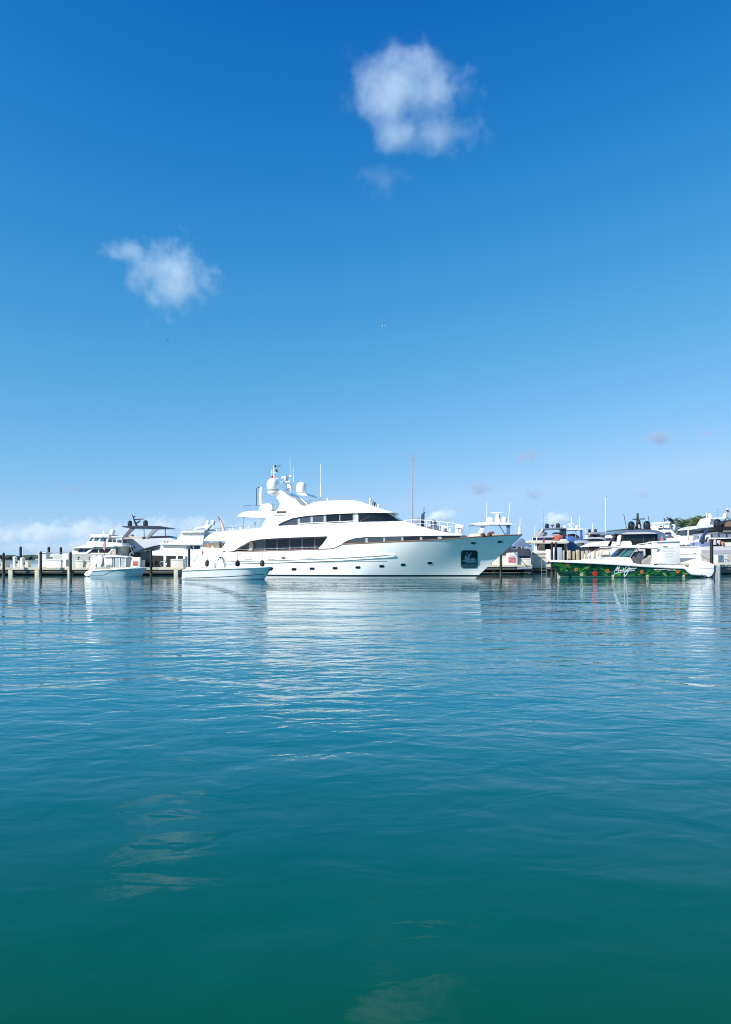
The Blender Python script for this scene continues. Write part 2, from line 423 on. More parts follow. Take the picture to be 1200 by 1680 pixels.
    def hull(s, sheer, bottom, zb=-.25, rows=10, cols=60, flare=1.5, camber=0.0, dyc=0.0):
        """lofted hull. sheer: (px, py, half breadth) from stern to bow tip; bottom: (px, half breadth) at height zb, stern to stem"""
        S0 = [(p[0], p[1]) for p in sheer]; SB = [(p[0], p[2]) for p in sheer]; BB = bottom
        bow_left = sheer[-1][0] < sheer[0][0]
        if bow_left:
            S0 = [(-a, b) for a, b in S0]; SB = [(-a, b) for a, b in SB]; BB = [(-a, b) for a, b in bottom]
        sg = -1 if bow_left else 1
        a0, a1 = S0[0][0], S0[-1][0]; b0, b1 = BB[0][0], BB[-1][0]
        grid = []; s.sheer_line = []
        for i in range(cols + 1):
            u = i / cols
            pt = a0 + (a1 - a0) * u; pb = b0 + (b1 - b0) * u
            bt = max(.01, smooth_tab(SB, pt)); bb = max(.01, smooth_tab(BB, pb))
            T = s.S(sg * pt, lerp_tab(S0, pt), dyc - bt); Bx = s.S(sg * pb, HZ, dyc - bb).x
            col = []
            for j in range(rows + 1):
                v = j / rows
                col.append((Bx + (T.x - Bx) * v, bb + (bt - bb) * v ** (1 + (flare - 1) * min(1, u * 1.6)), zb + (T.z - zb) * v))
            grid.append(col); s.sheer_line.append((T.x, bt, T.z))
        bm = s.bm
        L = [[bm.verts.new((x, dyc - b, z)) for x, b, z in c] for c in grid]
        Q = [[bm.verts.new((x, dyc + b, z)) for x, b, z in c] for c in grid]
        for i in range(cols):
            for j in range(rows):
                bm.faces.new((L[i][j], L[i+1][j], L[i+1][j+1], L[i][j+1])); bm.faces.new((Q[i][j], Q[i][j+1], Q[i+1][j+1], Q[i+1][j]))
            bm.faces.new((L[i][rows], L[i+1][rows], Q[i+1][rows], Q[i][rows])); bm.faces.new((L[i][0], Q[i][0], Q[i+1][0], L[i+1][0]))
        for j in range(rows):
            bm.faces.new((L[0][j], L[0][j+1], Q[0][j+1], Q[0][j])); bm.faces.new((L[cols][j], Q[cols][j], Q[cols][j+1], L[cols][j+1]))
        tab = sorted((x, b) for x, b, z in s.sheer_line)
        s.bx = lambda x: lerp_tab(tab, x)
        tz = sorted((x, z) for x, b, z in s.sheer_line)
        s.zs = lambda x: lerp_tab(tz, x)
    # ---- marks on a finished surface, found by looking along the pixel's ray
    def bvh(s, o):
        me = o.data; return BVHTree.FromPolygons([v.co.copy() for v in me.vertices], [tuple(p.vertices) for p in me.polygons])
    def hit(s, tree, px, py):
        d = s.ray(px, py).normalized(); h = tree.ray_cast(s.cam, d)
        return h[0]
    def decal(s, tree, pts, off=.012, thick=.02, seg=1):
        """flat plate following the surface under the pixel outline, standing off by OFF metres"""
        pp = []
        for i, (x, y) in enumerate(pts):
            x2, y2 = pts[(i + 1) % len(pts)]
            for k in range(seg): pp.append((x + (x2 - x) * k / seg, y + (y2 - y) * k / seg))
        q = [s.hit(tree, x, y) for x, y in pp]
        if any(p is None for p in q):
            q = [p for p in q if p is not None]
            if len(q) < 3: return False
        fr = [p - s.ray(*HZP(s, p)).normalized() * off for p in q]
        nrm = (s.cam - sum(q, Vector()) / len(q)).normalized()
        bm = s.bm
        f = [bm.verts.new(p + nrm * 0) for p in fr]; b = [bm.verts.new(p - nrm * thick) for p in fr]
        n = len(f); c = bm.verts.new(sum(fr, Vector()) / n)
        for i in range(n):
            bm.faces.new((f[i], f[(i+1) % n], c)); bm.faces.new((f[i], b[i], b[(i+1) % n], f[(i+1) % n]))
        return True
    def strip(s, tree, line, half, off=.015):
        """painted ribbon along a pixel polyline on a surface (script lettering, stripes)"""
        bm = s.bm; prev = None
        for i, (x, y) in enumerate(line):
            x0, y0 = line[max(0, i-1)]; x1, y1 = line[min(len(line)-1, i+1)]
            l = math.hypot(x1-x0, y1-y0) or 1; nx, ny = -(y1-y0)/l*half, (x1-x0)/l*half
            a = s.hit(tree, x+nx, y+ny); b = s.hit(tree, x-nx, y-ny)
            if a is None or b is None: prev = None; continue
            a = a + (s.cam - a).normalized()*off; b = b + (s.cam - b).normalized()*off
            cur = (bm.verts.new(a), bm.verts.new(b))
            if prev: bm.faces.new((prev[0], prev[1], cur[1], cur[0]))
            prev = cur
    def smudge(s, x0, x1, y, h, dy, n):
        """a line of print too small to read: n letter-like groups of strokes"""
        w_ = (x1 - x0) / n; rr = random.Random(int(x0 * 7 + y * 13))
        for i in range(n):
            a = x0 + w_ * (i + .12); b = x0 + w_ * (i + .86)
            if n > 4 and rr.random() < .12: continue
            s.box(a, y - h / 2, a + w_ * .24, y + h / 2, dy, dy + .02)
            k = rr.choice((-.5, -.1, .3)); s.box(a + w_ * .24, y + h * k, b - w_ * .2, y + h * (k + .22), dy, dy + .02)
            if rr.random() < .6: s.box(b - w_ * .2, y - h / 2, b, y + h * rr.choice((.1, .5)), dy, dy + .02)
    def lettering(s, text, px, py, hpx, dy, m, parent=None, name='lettering', wpx=None, font_bold=0.0):
        c = bpy.data.curves.new(name, 'FONT'); c.body = text; c.align_x = 'CENTER'; c.align_y = 'CENTER'
        c.size = 1; c.extrude = .01; c.offset = font_bold
        t = bpy.data.objects.new(name, c); COL.objects.link(t)
        dg = bpy.context.evaluated_depsgraph_get(); me = bpy.data.meshes.new_from_object(t.evaluated_get(dg))
        bpy.data.objects.remove(t)
        me.materials.clear(); me.materials.append(m)
        xs = [v.co.x for v in me.vertices]; ys = [v.co.y for v in me.vertices]
        p = s.S(px, py, dy); kk = (s.S(px + 1, py, dy) - p).length
        sz = hpx * kk / (max(ys) - min(ys)); sx = sz if wpx is None else wpx * kk / (max(xs) - min(xs))
        mx, my = (max(xs) + min(xs)) / 2, (max(ys) + min(ys)) / 2
        for v in me.vertices: v.co = Vector((p.x + (v.co.x - mx) * sx, dy - v.co.z * .5, p.z + (v.co.y - my) * sz))
        return link(name, me, parent or s.o)
def HZP(s, p):
    d = p - s.cam
    w = s.ax * d.x + s.ay * d.y
    return 600 + w.x / w.y * F, HZ - d.z / w.y * F
def band(top, bot, a, b, n=5):
    """outline of the strip between two pixel polylines from column a to column b"""
    xs = [a + (b - a) * i / n for i in range(n + 1)]
    return [(x, lerp_tab(top, x)) for x in xs] + [(x, lerp_tab(bot, x)) for x in xs[::-1]]
def arcpts(cx, cy, rx, ry, n=14, a0=0, a1=360):
    return [(cx + rx * math.cos(R(a0 + (a1 - a0) * i / n)), cy + ry * math.sin(R(a0 + (a1 - a0) * i / n))) for i in range(n if a1 - a0 == 360 else n + 1)]
def rrect(x0, y0, x1, y1, r=1.0, k=3):
    p = []
    for cx, cy, s0 in ((x1-r, y1-r, 0), (x0+r, y1-r, 90), (x0+r, y0+r, 180), (x1-r, y0+r, 270)):
        for i in range(k + 1): p.append((cx + r*math.cos(R(s0 + 90*i/k)), cy + r*math.sin(R(s0 + 90*i/k))))
    return p
def dup(root, loc, rotz=None, label=None, group=None, scale=None):
    r = root.copy(); COL.objects.link(r); r.location = loc
    if rotz is not None: r.rotation_euler = (0, 0, rotz)
    if scale: r.scale = scale
    if label: r['label'] = label
    if group: r['group'] = group
    for ch in [c for c in ALLCH(root)]:
        c = ch.copy(); COL.objects.link(c); c.parent = r
        for g in ALLCH(ch):
            d = g.copy(); COL.objects.link(d); d.parent = c
    return r
def ALLCH(o): return [c for c in bpy.data.objects if c.parent is o]

# ---------------------------------------------------------------- the big white motor yacht
Y = Thing('motor_yacht', 'large white tri-deck motor yacht moored side-on, longest vessel in the harbour', 'yacht', 588, 84.0, 13.0)
YH = hull_paint('white_yacht_topsides', (.80, .80, .775), (.012, .014, .02), (.55, .56, .55), .14, .34)
Y.hull([(341, 906.5, 3.2), (390, 905.5, 3.5), (470, 903.2, 3.62), (546, 900.6, 3.65), (561, 893.3, 3.65), (620, 890.5, 3.6), (680, 887.6, 3.56), (720, 885.6, 3.25),
        (755, 883.3, 2.8), (787, 881.0, 2.15), (820, 879.3, 1.28), (845, 878.2, .5), (858, 877.4, .03)],
       [(339, 3.0), (420, 3.3), (520, 3.3), (580, 3.0), (620, 2.35), (660, 1.65), (700, .95), (735, .44), (760, .15), (775.5, .02)], zb=-.3, cols=84, rows=12, flare=1.2)
hull = Y.done('hull', YH, smooth=50)
HT = Y.bvh(hull)
bx, zs = Y.bx, Y.zs
# stern stairs and swim platform
Y.prism([(312.5, 934), (312.5, 921), (317, 919), (326, 902), (331, 897.5), (341, 899), (347, 905), (347, 936), (312.5, 938)], -3.1, 3.1)
Y.done('stern_stairs', WHITE, bev=.05)
Y.box(306, 936.5, 345, 940.5, -3.0, 3.0); Y.done('swim_platform', WHITE, bev=.03)
Y.bar([(332.6, 903.6, -3.13), (332.4, 910, -3.13)], .045); Y.bar([(328.4, 907, -3.13), (336.8, 906.8, -3.13)], .03); Y.done('stern_light_bracket', mat('dull_red_paint', (.33, .10, .07), .5))
for i, (ax_, ay_) in enumerate([(322, 915), (318, 922)]):
    Y.bar([(ax_, ay_, -3.12), (ax_ + 3.5, ay_ - 7, -3.12)], .022)
Y.done('stair_handrail', CHROME)
# cap rail along the sheer
def along(a, b, n, dz=0.0, out=0.0):
    q = []
    for i in range(n + 1):
        px = a + (b - a) * i / n
        p = Y.S(px, 885, -3.0)
        for _ in range(5): p = Y.S(px, 885, -(bx(p.x) + out))
        q.append(Vector((p.x, -(bx(p.x) + out), zs(p.x) + dz)))
    return q
Y.tube(along(546, 857, 60, .03, .0), .058, 8); Y.done('cap_rail', TEAK)
Y.tube(along(389, 547, 24, .03, .0), .05, 8); Y.done('side_deck_cap_rail', MAHO)
q = along(389, 523, 14, .26, -.05); Y.tube(q, .03, 6)
for p in q[::2]: Y.tube([p, p - Vector((0, 0, .25))], .02, 5)
Y.done('side_deck_handrail', CHROME)
# rubbing strake: the topsides above it stand proud of the lower hull
Y.decal(HT, [(347, 921.6), (400, 920.3), (462, 918.8), (520, 916.8), (560, 915), (600, 912.8), (640, 910), (648, 910.2), (650, 912), (646, 913.6), (600, 917), (560, 919.6), (520, 921), (462, 922.8), (400, 924.2), (347, 925.5)], .13, .2, seg=3)
Y.done('rubbing_strake', WHITE, smooth=20, bev=.05)
Y.strip(HT, [(347 + i * 9, 924.6 - i * .11 - max(0, i - 18) * .04) for i in range(33)], .45, .02); Y.done('painted_knuckle_shadow', MIDG)  # grey ribbon painted as the shade below the strake
for px_, py_ in [(482.6, 934), (512.3, 933), (550, 932.2), (587.5, 931), (626.6, 929), (661.7, 926.6), (705.5, 923.6)]:
    Y.decal(HT, rrect(px_ - 4.3, py_ - 2.2, px_ + 4.3, py_ + 2.2, 2.0), .018, .04)
    o = Y.done('porthole', CHROME)
    Y.decal(HT, rrect(px_ - 3.5, py_ - 1.6, px_ + 3.5, py_ + 1.6, 1.5), .028, .03); Y.done('pane', GLASS, o)
for px_, py_, w_ in [(407.5, 918, 6), (445, 917.6, 6), (506, 915.4, 7), (346, 924, 6)]:
    Y.decal(HT, rrect(px_ - w_, py_ - .75, px_ + w_, py_ + .75, .7), .035, .04); Y.done('hull_vent', ALU)
Y.decal(HT, arcpts(465, 915.3, 3.6, 1.9), .05, .06); o = Y.done('fairlead', CHROME)
Y.decal(HT, arcpts(465.5, 915.4, 2, 1), .065, .03); Y.done('opening', DARKC, o)
for px_, py_ in [(777.5, 891.3), (821, 889)]:
    Y.decal(HT, arcpts(px_, py_, 5.2, 2.2), .05, .06); o = Y.done('hawse_pipe', CHROME)
    Y.decal(HT, arcpts(px_ - .6, py_ + .1, 3.8, 1.4), .07, .03); Y.done('opening', DARKC, o)
    Y.decal(HT, arcpts(px_ + 2.4, py_ - .2, 1.4, .9), .10, .04); Y.done('roller', CHROME, o)
# anchor pocket with the anchor in it
Y.decal(HT, rrect(756.3, 902.8, 784.2, 932.0, 4.5, 4), .03, .05, seg=1); pocket = Y.done('anchor_pocket', mat('pocket_steel_frame', (.10, .17, .17), .25, metal=.6))
Y.decal(HT, rrect(757.3, 903.8, 783.2, 926.0, 4.0, 4), .05, .03, seg=1); Y.done('painted_recess', mat('painted_recess_green', (.006, .018, .018), .3), pocket)  # flat plate; its dark colour stands in for the shade of a recess
Y.decal(HT, [(757.5, 927), (783, 927), (782.5, 931.3), (758, 931.3)], .05, .03, seg=2); Y.done('wash_plate', mat('worn_stainless_plate', (.16, .24, .24), .3, metal=.8, var=.4, scale=6), pocket)
for poly in ([(759.8, 918.5), (762, 920.6), (768, 921.4), (776, 921), (780, 919.5), (781.8, 920.8), (780.5, 922.3), (774, 923.2), (767, 923), (761.5, 921.6)],
             [(763, 911.5), (765, 912), (766, 918), (770, 919.5), (774, 919.2), (777.5, 915), (779.2, 915.5), (780.5, 920), (763, 920.5)],
             [(768.7, 910), (770.8, 910), (771.3, 920), (768.3, 920)], [(765, 907), (766.4, 906.4), (770, 911), (768.8, 912)], [(773.5, 906.2), (774.8, 907), (771, 912), (769.6, 911.2)]):
    Y.decal(HT, poly, .12, .06)
Y.done('anchor', mat('galvanised_anchor', (.30, .36, .46), .35, metal=.7, var=.3, scale=5), pocket)

# --- main superstructure shell (upper deck side panels that sweep down to the bulwark)
def yA(x, z): return max(.05, min(bx(x), 3.62) - .04 - .10 * max(0, z - zs(x)))
shellA = [(334.7, 885.5), (339, 881), (345, 876.5), (352, 873.2), (375, 870.8), (400, 868.9), (428, 866.0), (452, 863.9), (505, 861), (560, 858.6), (610, 856.5), (662, 854.9), (672, 857.5), (687, 862.6), (702, 866.8), (720, 870.8), (740, 874.6), (760, 877.4),
          (757, 878.6), (720, 878.7), (690, 879.2), (645, 880), (600, 881), (583, 882.8), (570, 886.9), (562, 891.6), (553, 897), (546, 900.2), (522.5, 900.4), (530, 892), (537.6, 881.6), (536.5, 879.7), (505, 880.8), (476, 881.9), (445, 883.4), (425, 885), (410, 888), (395, 896), (383, 904.2), (372, 905.2), (363, 902), (368, 894), (371.5, 888.4), (369, 887.2), (335.5, 887.4)]
Y.shell(shellA, yA, 1.1, .5); upper = Y.done('upper_deck_shell', WHITE, smooth=40)
UT = Y.bvh(upper)
Y.strip(UT, [(452, 865.3), (520, 861.6), (560, 859.6), (610, 857.8), (655, 856.4)], .35, .01); Y.done('window_sill_line', INKG)
Y.strip(UT, [(645, 865.6), (690, 866.4), (720, 872.5)], .3, .01); Y.done('foredeck_step_line', mat('panel_seam', (.5, .5, .49), .5))
for px_ in (549, 552.5): Y.decal(UT, rrect(px_ - 1.6, 868.9, px_ + 1.6, 869.9, .4), .02, .03)
Y.done('side_light', CHROME)
# saloon behind the side deck
def ySal(x, z): return max(.1, min(bx(x), 3.6) - 1.15)
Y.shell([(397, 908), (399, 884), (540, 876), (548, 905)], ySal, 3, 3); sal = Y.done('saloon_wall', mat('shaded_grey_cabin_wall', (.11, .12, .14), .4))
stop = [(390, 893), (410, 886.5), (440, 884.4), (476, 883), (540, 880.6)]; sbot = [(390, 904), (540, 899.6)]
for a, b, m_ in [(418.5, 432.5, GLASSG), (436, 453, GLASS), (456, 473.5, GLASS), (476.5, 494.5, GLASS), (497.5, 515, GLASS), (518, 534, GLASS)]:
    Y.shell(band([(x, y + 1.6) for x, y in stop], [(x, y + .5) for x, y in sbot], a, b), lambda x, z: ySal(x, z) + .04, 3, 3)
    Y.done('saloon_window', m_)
Y.prism([(409, 889), (413.5, 889), (414.5, 896), (413, 903), (408, 903)], -2.9, -2.5); Y.done('deck_chair', VINYL)
Y.prism([(385.5, 899.5), (387.5, 898.5), (388, 906), (385, 906)], -3.3, 3.0); Y.done('aft_bulkhead_door', BROWN)
# forward cabin windows under the sweeping brow
def yF(x, z): return max(.05, min(bx(x), 3.62) - .22)
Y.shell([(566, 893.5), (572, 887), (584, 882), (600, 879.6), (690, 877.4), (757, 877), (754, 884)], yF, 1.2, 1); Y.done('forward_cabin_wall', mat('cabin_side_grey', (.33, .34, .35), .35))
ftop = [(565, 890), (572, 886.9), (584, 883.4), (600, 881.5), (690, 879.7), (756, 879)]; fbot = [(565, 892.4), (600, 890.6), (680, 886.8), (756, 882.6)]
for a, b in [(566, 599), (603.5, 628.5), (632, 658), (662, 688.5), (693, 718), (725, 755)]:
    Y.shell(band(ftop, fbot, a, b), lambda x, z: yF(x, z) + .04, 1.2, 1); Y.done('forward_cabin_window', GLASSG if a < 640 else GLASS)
# aft deck furniture seen below the overhang
Y.prism([(347, 890), (359, 889), (360, 901), (347, 901)], -2.2, -1.2); Y.done('aft_deck_cabinet', VINYL, bev=.03)
for a in (336, 341.5, 361.5): Y.prism([(a, 892), (a + 4.5, 891), (a + 5, 899), (a - .5, 899)], -1.8, -1.1); Y.done('aft_deck_chair', BROWN, bev=.04)
Y.bar([(340.8, 887, -2.9), (340.2, 901, -2.9)], .035); Y.done('overhang_post', CHROME); Y.bar([(364.6, 888, -2.9), (364.6, 901, -2.9)], .03); Y.done('overhang_post', CHROME)
Y.prism([(333, 899), (371, 899), (371, 906), (330, 905)], -3.0, 3.0); Y.done('aft_bulwark', WHITE, bev=.04)
Y.prism([(360, 902), (367, 901.5), (366, 907), (372, 908), (374, 912), (350, 912)], -3.35, -2.9); Y.done('stern_locker', WHITE, bev=.05)

# --- wheelhouse deck
xf = Y.xw(659, -1.0); xa = Y.xw(585, -3)
def yB(x, z):
    b = 3.1 - .16 * max(0, z - 5.2)
    if x > xa: b *= max(.02, 1 - min(1, (x - xa) / (xf + .25 - xa)) ** 2.6) ** .5
    return b
house = [(428, 866.6), (433, 857), (437.7, 850), (441, 846), (444.5, 843.5), (447, 839.5), (462, 837.2), (500, 831), (515, 824), (530, 822), (560, 820.3), (575, 820.6), (590, 822.4), (606, 828), (620, 832.8), (632, 836.6),
         (636, 841.5), (658.5, 855.6), (610, 857.4), (560, 859.4), (505, 861.8), (452, 864.6)]
Y.shell(house, yB, .9, .5); deckh = Y.done('wheelhouse', WHITE, smooth=40)
DT = Y.bvh(deckh)
wtop = [(456, 861.8), (462, 858.5), (470, 855), (480, 851.2), (490, 848.7), (510, 845.9), (535, 843.9), (560, 842.4), (587, 841.2), (634, 840.6), (656, 854)]
wbot = [(456, 862.6), (490, 860.8), (520, 859), (560, 857.4), (610, 855.6), (657, 854.4)]
for a, b, m_ in [(457, 488.5, GLASSG), (492.5, 509.5, GLASSG), (513.5, 531, GLASSG), (535.5, 557, GLASS), (558.5, 579, GLASS), (589.5, 655.5, GLASS)]:
    Y.shell(band(wtop, wbot, a, b, 9), lambda x, z: yB(x, z) + .035, .8, .6); Y.done('wheelhouse_window', m_)
Y.shell(band(wtop, wbot, 457.5, 582, 12), lambda x, z: yB(x, z) + .02, .8, .6); Y.done('window_post_band', mat('grey_window_posts', (.30, .31, .33), .35))
Y.shell(band(wtop, wbot, 588, 655.8, 9), lambda x, z: yB(x, z) + .02, .8, .6); Y.done('windscreen_frame', DARKC)
DW = Y.bvh(deckh)
Y.decal(DW, [(590.5, 854.8), (598, 850.5), (606, 847), (616, 848.5), (628, 851.5), (650, 853.3), (652, 854.2), (590.5, 856)], .07, .02, seg=3); Y.done('dashboard_cover', mat('grey_dashboard_cover', (.08, .085, .095), .8))
Y.strip(DW, [(492, 858.7), (540, 856.6), (587, 854.4)], .5, .05); Y.done('window_ledge', WHITE2)
# roof brow lip over the windscreen
def yR(x, z):
    return yB(x - .45, z) + .22
Y.shell([(470, 838.5), (520, 831), (560, 829.5), (600, 831.5), (625, 835.2), (640, 838.6), (647.5, 840.6), (637, 841.4), (590, 841.6), (560, 842.6), (535, 844), (505, 846), (480, 850), (466, 855.5), (455, 861), (462, 853), (470, 846)], yR, .9, .5)
Y.done('roof_brow', WHITE, smooth=40)
# circular emblem on the wing, engine-room vent
ring = arcpts(446, 853.3, 4.0, 4.6, 26)
Y.strip(DT, ring + ring[:2], .35, .03); Y.strip(DT, [(444.4, 856.3), (445.6, 850.5), (447.6, 850), (447.4, 856)], .28, .03)
Y.done('emblem', mat('brushed_emblem', (.55, .56, .56), .35, metal=.5))
Y.decal(DT, [(454.5, 838.7), (471, 838.5), (470.5, 841), (454, 841.3)], .10, .08, seg=2); Y.done('air_vent', DARKC)
Y.decal(DT, [(447, 844.6), (460, 845.6), (472, 842.8), (470, 844.8), (460, 847), (450, 846.4)], .03, .04, seg=2); Y.done('cove_panel', MIDG)
# aft canopy over the upper deck with its pole and rails
def yC(x, z): return 2.7
Y.shell([(389.5, 847.4), (393, 843.4), (399, 840.2), (406, 838.6), (433, 837.6), (447, 838.5), (446, 845.5), (438, 849.4), (420, 849), (405, 848.4)], yC, 2, .5); Y.done('aft_canopy', WHITE, smooth=40)
Y.bar([(399.8, 848, -2.5), (400, 869, -2.5)], .07, 8); Y.done('canopy_pole', ALU)
Y.rail([(400.5, 830.5), (405, 829.6), (411, 829), (419, 828.6), (428, 829.5)], 9.5, -2.5, .022); Y.done('canopy_rail', CHROME); Y.rail([(448, 829), (454, 828), (459.5, 827.5)], 9, -2.0, .022)
Y.done('canopy_rail', CHROME)
Y.rail([(353, 866.8), (362, 866.4), (371, 866), (380, 865.3), (390, 864.7), (399, 864), (410, 863), (420, 862.2), (430, 861.6)], 6.5, -3.1, .022); Y.done('upper_deck_rail', CHROME)
for px_, py_ in [(356, 870), (379, 868), (383, 867.6), (395, 866.3), (409, 864.8)]:
    Y.lathe(px_, [(py_ + 2.4, 1.3), (py_ - .6, 1.5), (py_ - 2.4, .5)], -2.6, 10); Y.done('deck_float', WHITE2)
Y.bar([(418, 861.6, -1), (419.5, 858.8, -1), (417.8, 856.5, -1)], .035); Y.done('deck_lamp', BLACKR)
# crane on the canopy
Y.prism([(425, 835.2), (427.5, 828.6), (433, 826.6), (443, 825.6), (446.5, 829), (447, 836), (440, 838.8), (430, 837.4)], -2.0, -1.1); cr = Y.done('crane_base', WHITE2, bev=.06)
Y.lathe(428.7, [(829, 2.2), (822, 2.6), (808, 2.3), (800.5, 1.9), (798.6, 1.0)], -1.6, 12); Y.done('boom', WHITE, cr)
Y.bar([(421.2, 830, -1.6), (421, 801.3, -1.6), (424, 799.8, -1.6), (428.5, 798.6, -1.6)], .04); Y.done('boom_cable', BLACKR, cr)
Y.prism([(433.5, 838.6), (447.5, 837.2), (444, 843.6), (437, 845)], -2.2, -1.0); Y.done('crane_bracket', ALU, cr)
# radar arch: near and far legs joined by a cross beam
leg = [(464.2, 807.2), (477, 815), (493.5, 828), (506, 833), (452, 839), (457.6, 833), (459.3, 826), (456.5, 820), (452.6, 816.3), (458, 811)]
Y.prism(leg, -2.45, -2.1, lean=.05); Y.done('arch_leg', WHITE, bev=.04)
w0 = [Y.S(x, y, -2.45) for x, y in leg]
Y.poly3([Vector((p.x, 2.1, p.z)) for p in w0], [Vector((p.x, 2.45, p.z)) for p in w0]); Y.done('arch_leg', WHITE, bev=.04)
a, b = Y.S(458, 808.5, -2.45), Y.S(471, 811.5, -2.45)
Y.poly3([Vector((a.x, -2.4, a.z)), Vector((a.x + .2, -2.4, a.z + .3)), Vector((b.x, -2.4, b.z)), Vector((b.x - .1, -2.4, b.z - .22))],
        [Vector((a.x, 2.4, a.z)), Vector((a.x + .2, 2.4, a.z + .3)), Vector((b.x, 2.4, b.z)), Vector((b.x - .1, 2.4, b.z - .22))]); Y.done('arch_beam', WHITE, bev=.05)
Y.lathe(450.8, [(813.8, 4), (811, 9), (808, 11.2), (806.2, 11.4), (805.6, 9.5)], -1.6, 24); dp = Y.done('dome_platform', WHITE)
Y.lathe(450.8, [(806, 4.5), (802.5, 6.5)], -1.6, 20); Y.done('dome_neck', MIDG, dp)
Y.domeshape(448, 803.4, 784.2, 9.4, -1.6, 28); Y.done('satellite_dome', WHITE)
Y.domeshape(494.8, 808.4, 790.6, 8.3, -.9, 28); Y.done('satellite_dome', WHITE)
Y.prism([(487, 809.5), (500, 808.6), (505, 813), (490, 812)], -1.8, 2.2); Y.done('dome_bracket', WHITE)
Y.bar([(450.2, 785, -1.6), (450.2, 767, -1.6), (450, 763, -1.6)], .09, 8, .035); mp = Y.done('mast_pole', WHITE2)
Y.bar([(446.6, 784, -1.6), (446.6, 770, -1.6)], .05, 6); Y.bar([(451, 776, -1.6), (453.6, 773.5, -1.6)], .04); Y.bar([(450, 786.5, -1.6), (457, 785.2, -1.6)], .06); Y.done('mast_fittings', WHITE2, mp)
Y.box(445.4, 780.3, 447.8, 783.8, -1.75, -1.5); Y.done('red_lamp', LAMPR, mp)
Y.box(450.2, 762.8, 452.4, 766.4, -1.75, -1.45); Y.done('navigation_light', BLACKR, mp, bev=.02); Y.box(452, 770, 454.4, 773.6, -1.75, -1.45); Y.done('navigation_light', BLACKR, mp, bev=.02)
Y.bar([(457, 765.5, -1), (459, 764.4, -1), (459.6, 763, -1), (461.4, 763, -1)], .035); Y.done('wind_vane', BLACKR, mp)
Y.prism([(470, 804.5), (478.5, 803), (477.5, 797), (474, 793), (471, 795)], -.5, .1); Y.lathe(472.2, [(804.5, 5), (802.6, 3.5)], -.2); rs = Y.done('radar_mount', WHITE)
Y.prism([(461.6, 782.4), (477.4, 779.8), (478.6, 780.6), (478.4, 782.2), (462.4, 785.2), (461.6, 784.4)], -.5, -.2); Y.lathe(469.8, [(791, 3.4), (787, 3.2), (783, 2.2)], -.3); Y.done('open_array_radar', WHITE, rs, bev=.02)
Y.prism([(460, 790.2), (476, 788.4), (476, 791), (460.5, 791.6)], -.7, -.4); Y.lathe(468.5, [(796.5, 1.2), (794.8, 2.1), (793, 1.6)], -.5, 10); Y.done('lower_radar', WHITE, rs)
for a, b, c, r_ in [(476.8, 818, 752, .03), (482, 794, 765, .028), (526.8, 823, 761, .035)]:
    Y.bar([(a, b, .5), (a - .3, b + (c - b) * .45, .5)], r_ * 1.5, 6); Y.bar([(a - .3, b + (c - b) * .45, .5), (a - .6, c, .5)], r_ * .75, 5); Y.done('whip_antenna', WHITE2)
Y.rail([(497, 824.5), (508, 821.5), (520, 819), (525, 817.6)], 5, 1.2, .03); Y.done('arch_handrail', CHROME)
Y.rail([(535, 816.9), (548, 816), (558.5, 815.8), (573.4, 815.9), (584, 816.6), (594, 818.4)], 5, -1.3, .02); Y.rail([(530, 817.2), (545, 816.4), (560, 816), (575, 816), (588, 816.8)], 5, 1.3, .02); Y.done('roof_rail', ALU)
Y.lathe(538, [(821, 1.4), (818.6, 1.8), (817, 1)], -.4, 12); Y.done('gps_dome', WHITE)
for px_, h_, m_ in [(607.5, 13, WHITE2), (610.5, 9, TAUPE), (614.5, 8, BLACKR), (618, 6.5, CHROME), (621, 6, WHITE2)]:
    yb = 829.5 + (px_ - 607) * .27
    Y.bar([(px_, yb + 2, -.6), (px_, yb - h_ + 3, -.6)], .07); Y.box(px_ - 1.3, yb - h_ + .5, px_ + 1.4, yb - h_ + 4, -.8, -.4); Y.done('searchlight', m_, bev=.02)
# foredeck: rails, folded gangway, tender crane
Y.rail([(664, 853.6), (676, 853), (690, 853), (700, 853.6), (711, 854.6), (722, 855.8), (735, 857.2), (748, 859)], 14, -1.6, .035, drop=6); Y.done('foredeck_rail', WHITE2)
Y.prism([(747.5, 860), (750, 859), (761.5, 861.8), (760, 866), (758.2, 876), (747, 875.6)], -1.0, -.4); gw = Y.done('folded_gangway', WHITE, bev=.05)
Y.bar([(752, 866, -1.05), (758.4, 867, -1.05), (757.4, 874, -1.05), (751.5, 873, -1.05), (752, 866, -1.05)], .03); Y.done('gangway_frame', MIDG, gw)
Y.prism([(723, 870), (725, 862.6), (733, 862), (734.5, 866), (729, 867), (729, 871)], -1.2, -.6); Y.prism([(736, 873), (737, 864), (739.5, 864), (740, 873)], -1, -.6); Y.done('windlass', WHITE2, bev=.05)
Y.prism([(772, 882), (773, 876.5), (788, 876), (790, 881)], -.7, .7); Y.done('bow_seat', VINYL, bev=.05)
Y.prism([(800, 876), (802, 872.5), (810, 871.5), (811.5, 876)], -.3, .5); Y.done('bow_cushion', MAHO, bev=.05)
Y.bar([(852.6, 877, 0), (853, 869, 0), (852.8, 864, 0)], .2, 8, .10); Y.bar([(853.8, 866, 0), (853.8, 850, 0)], .035); Y.done('bow_jackstaff', WHITE2)
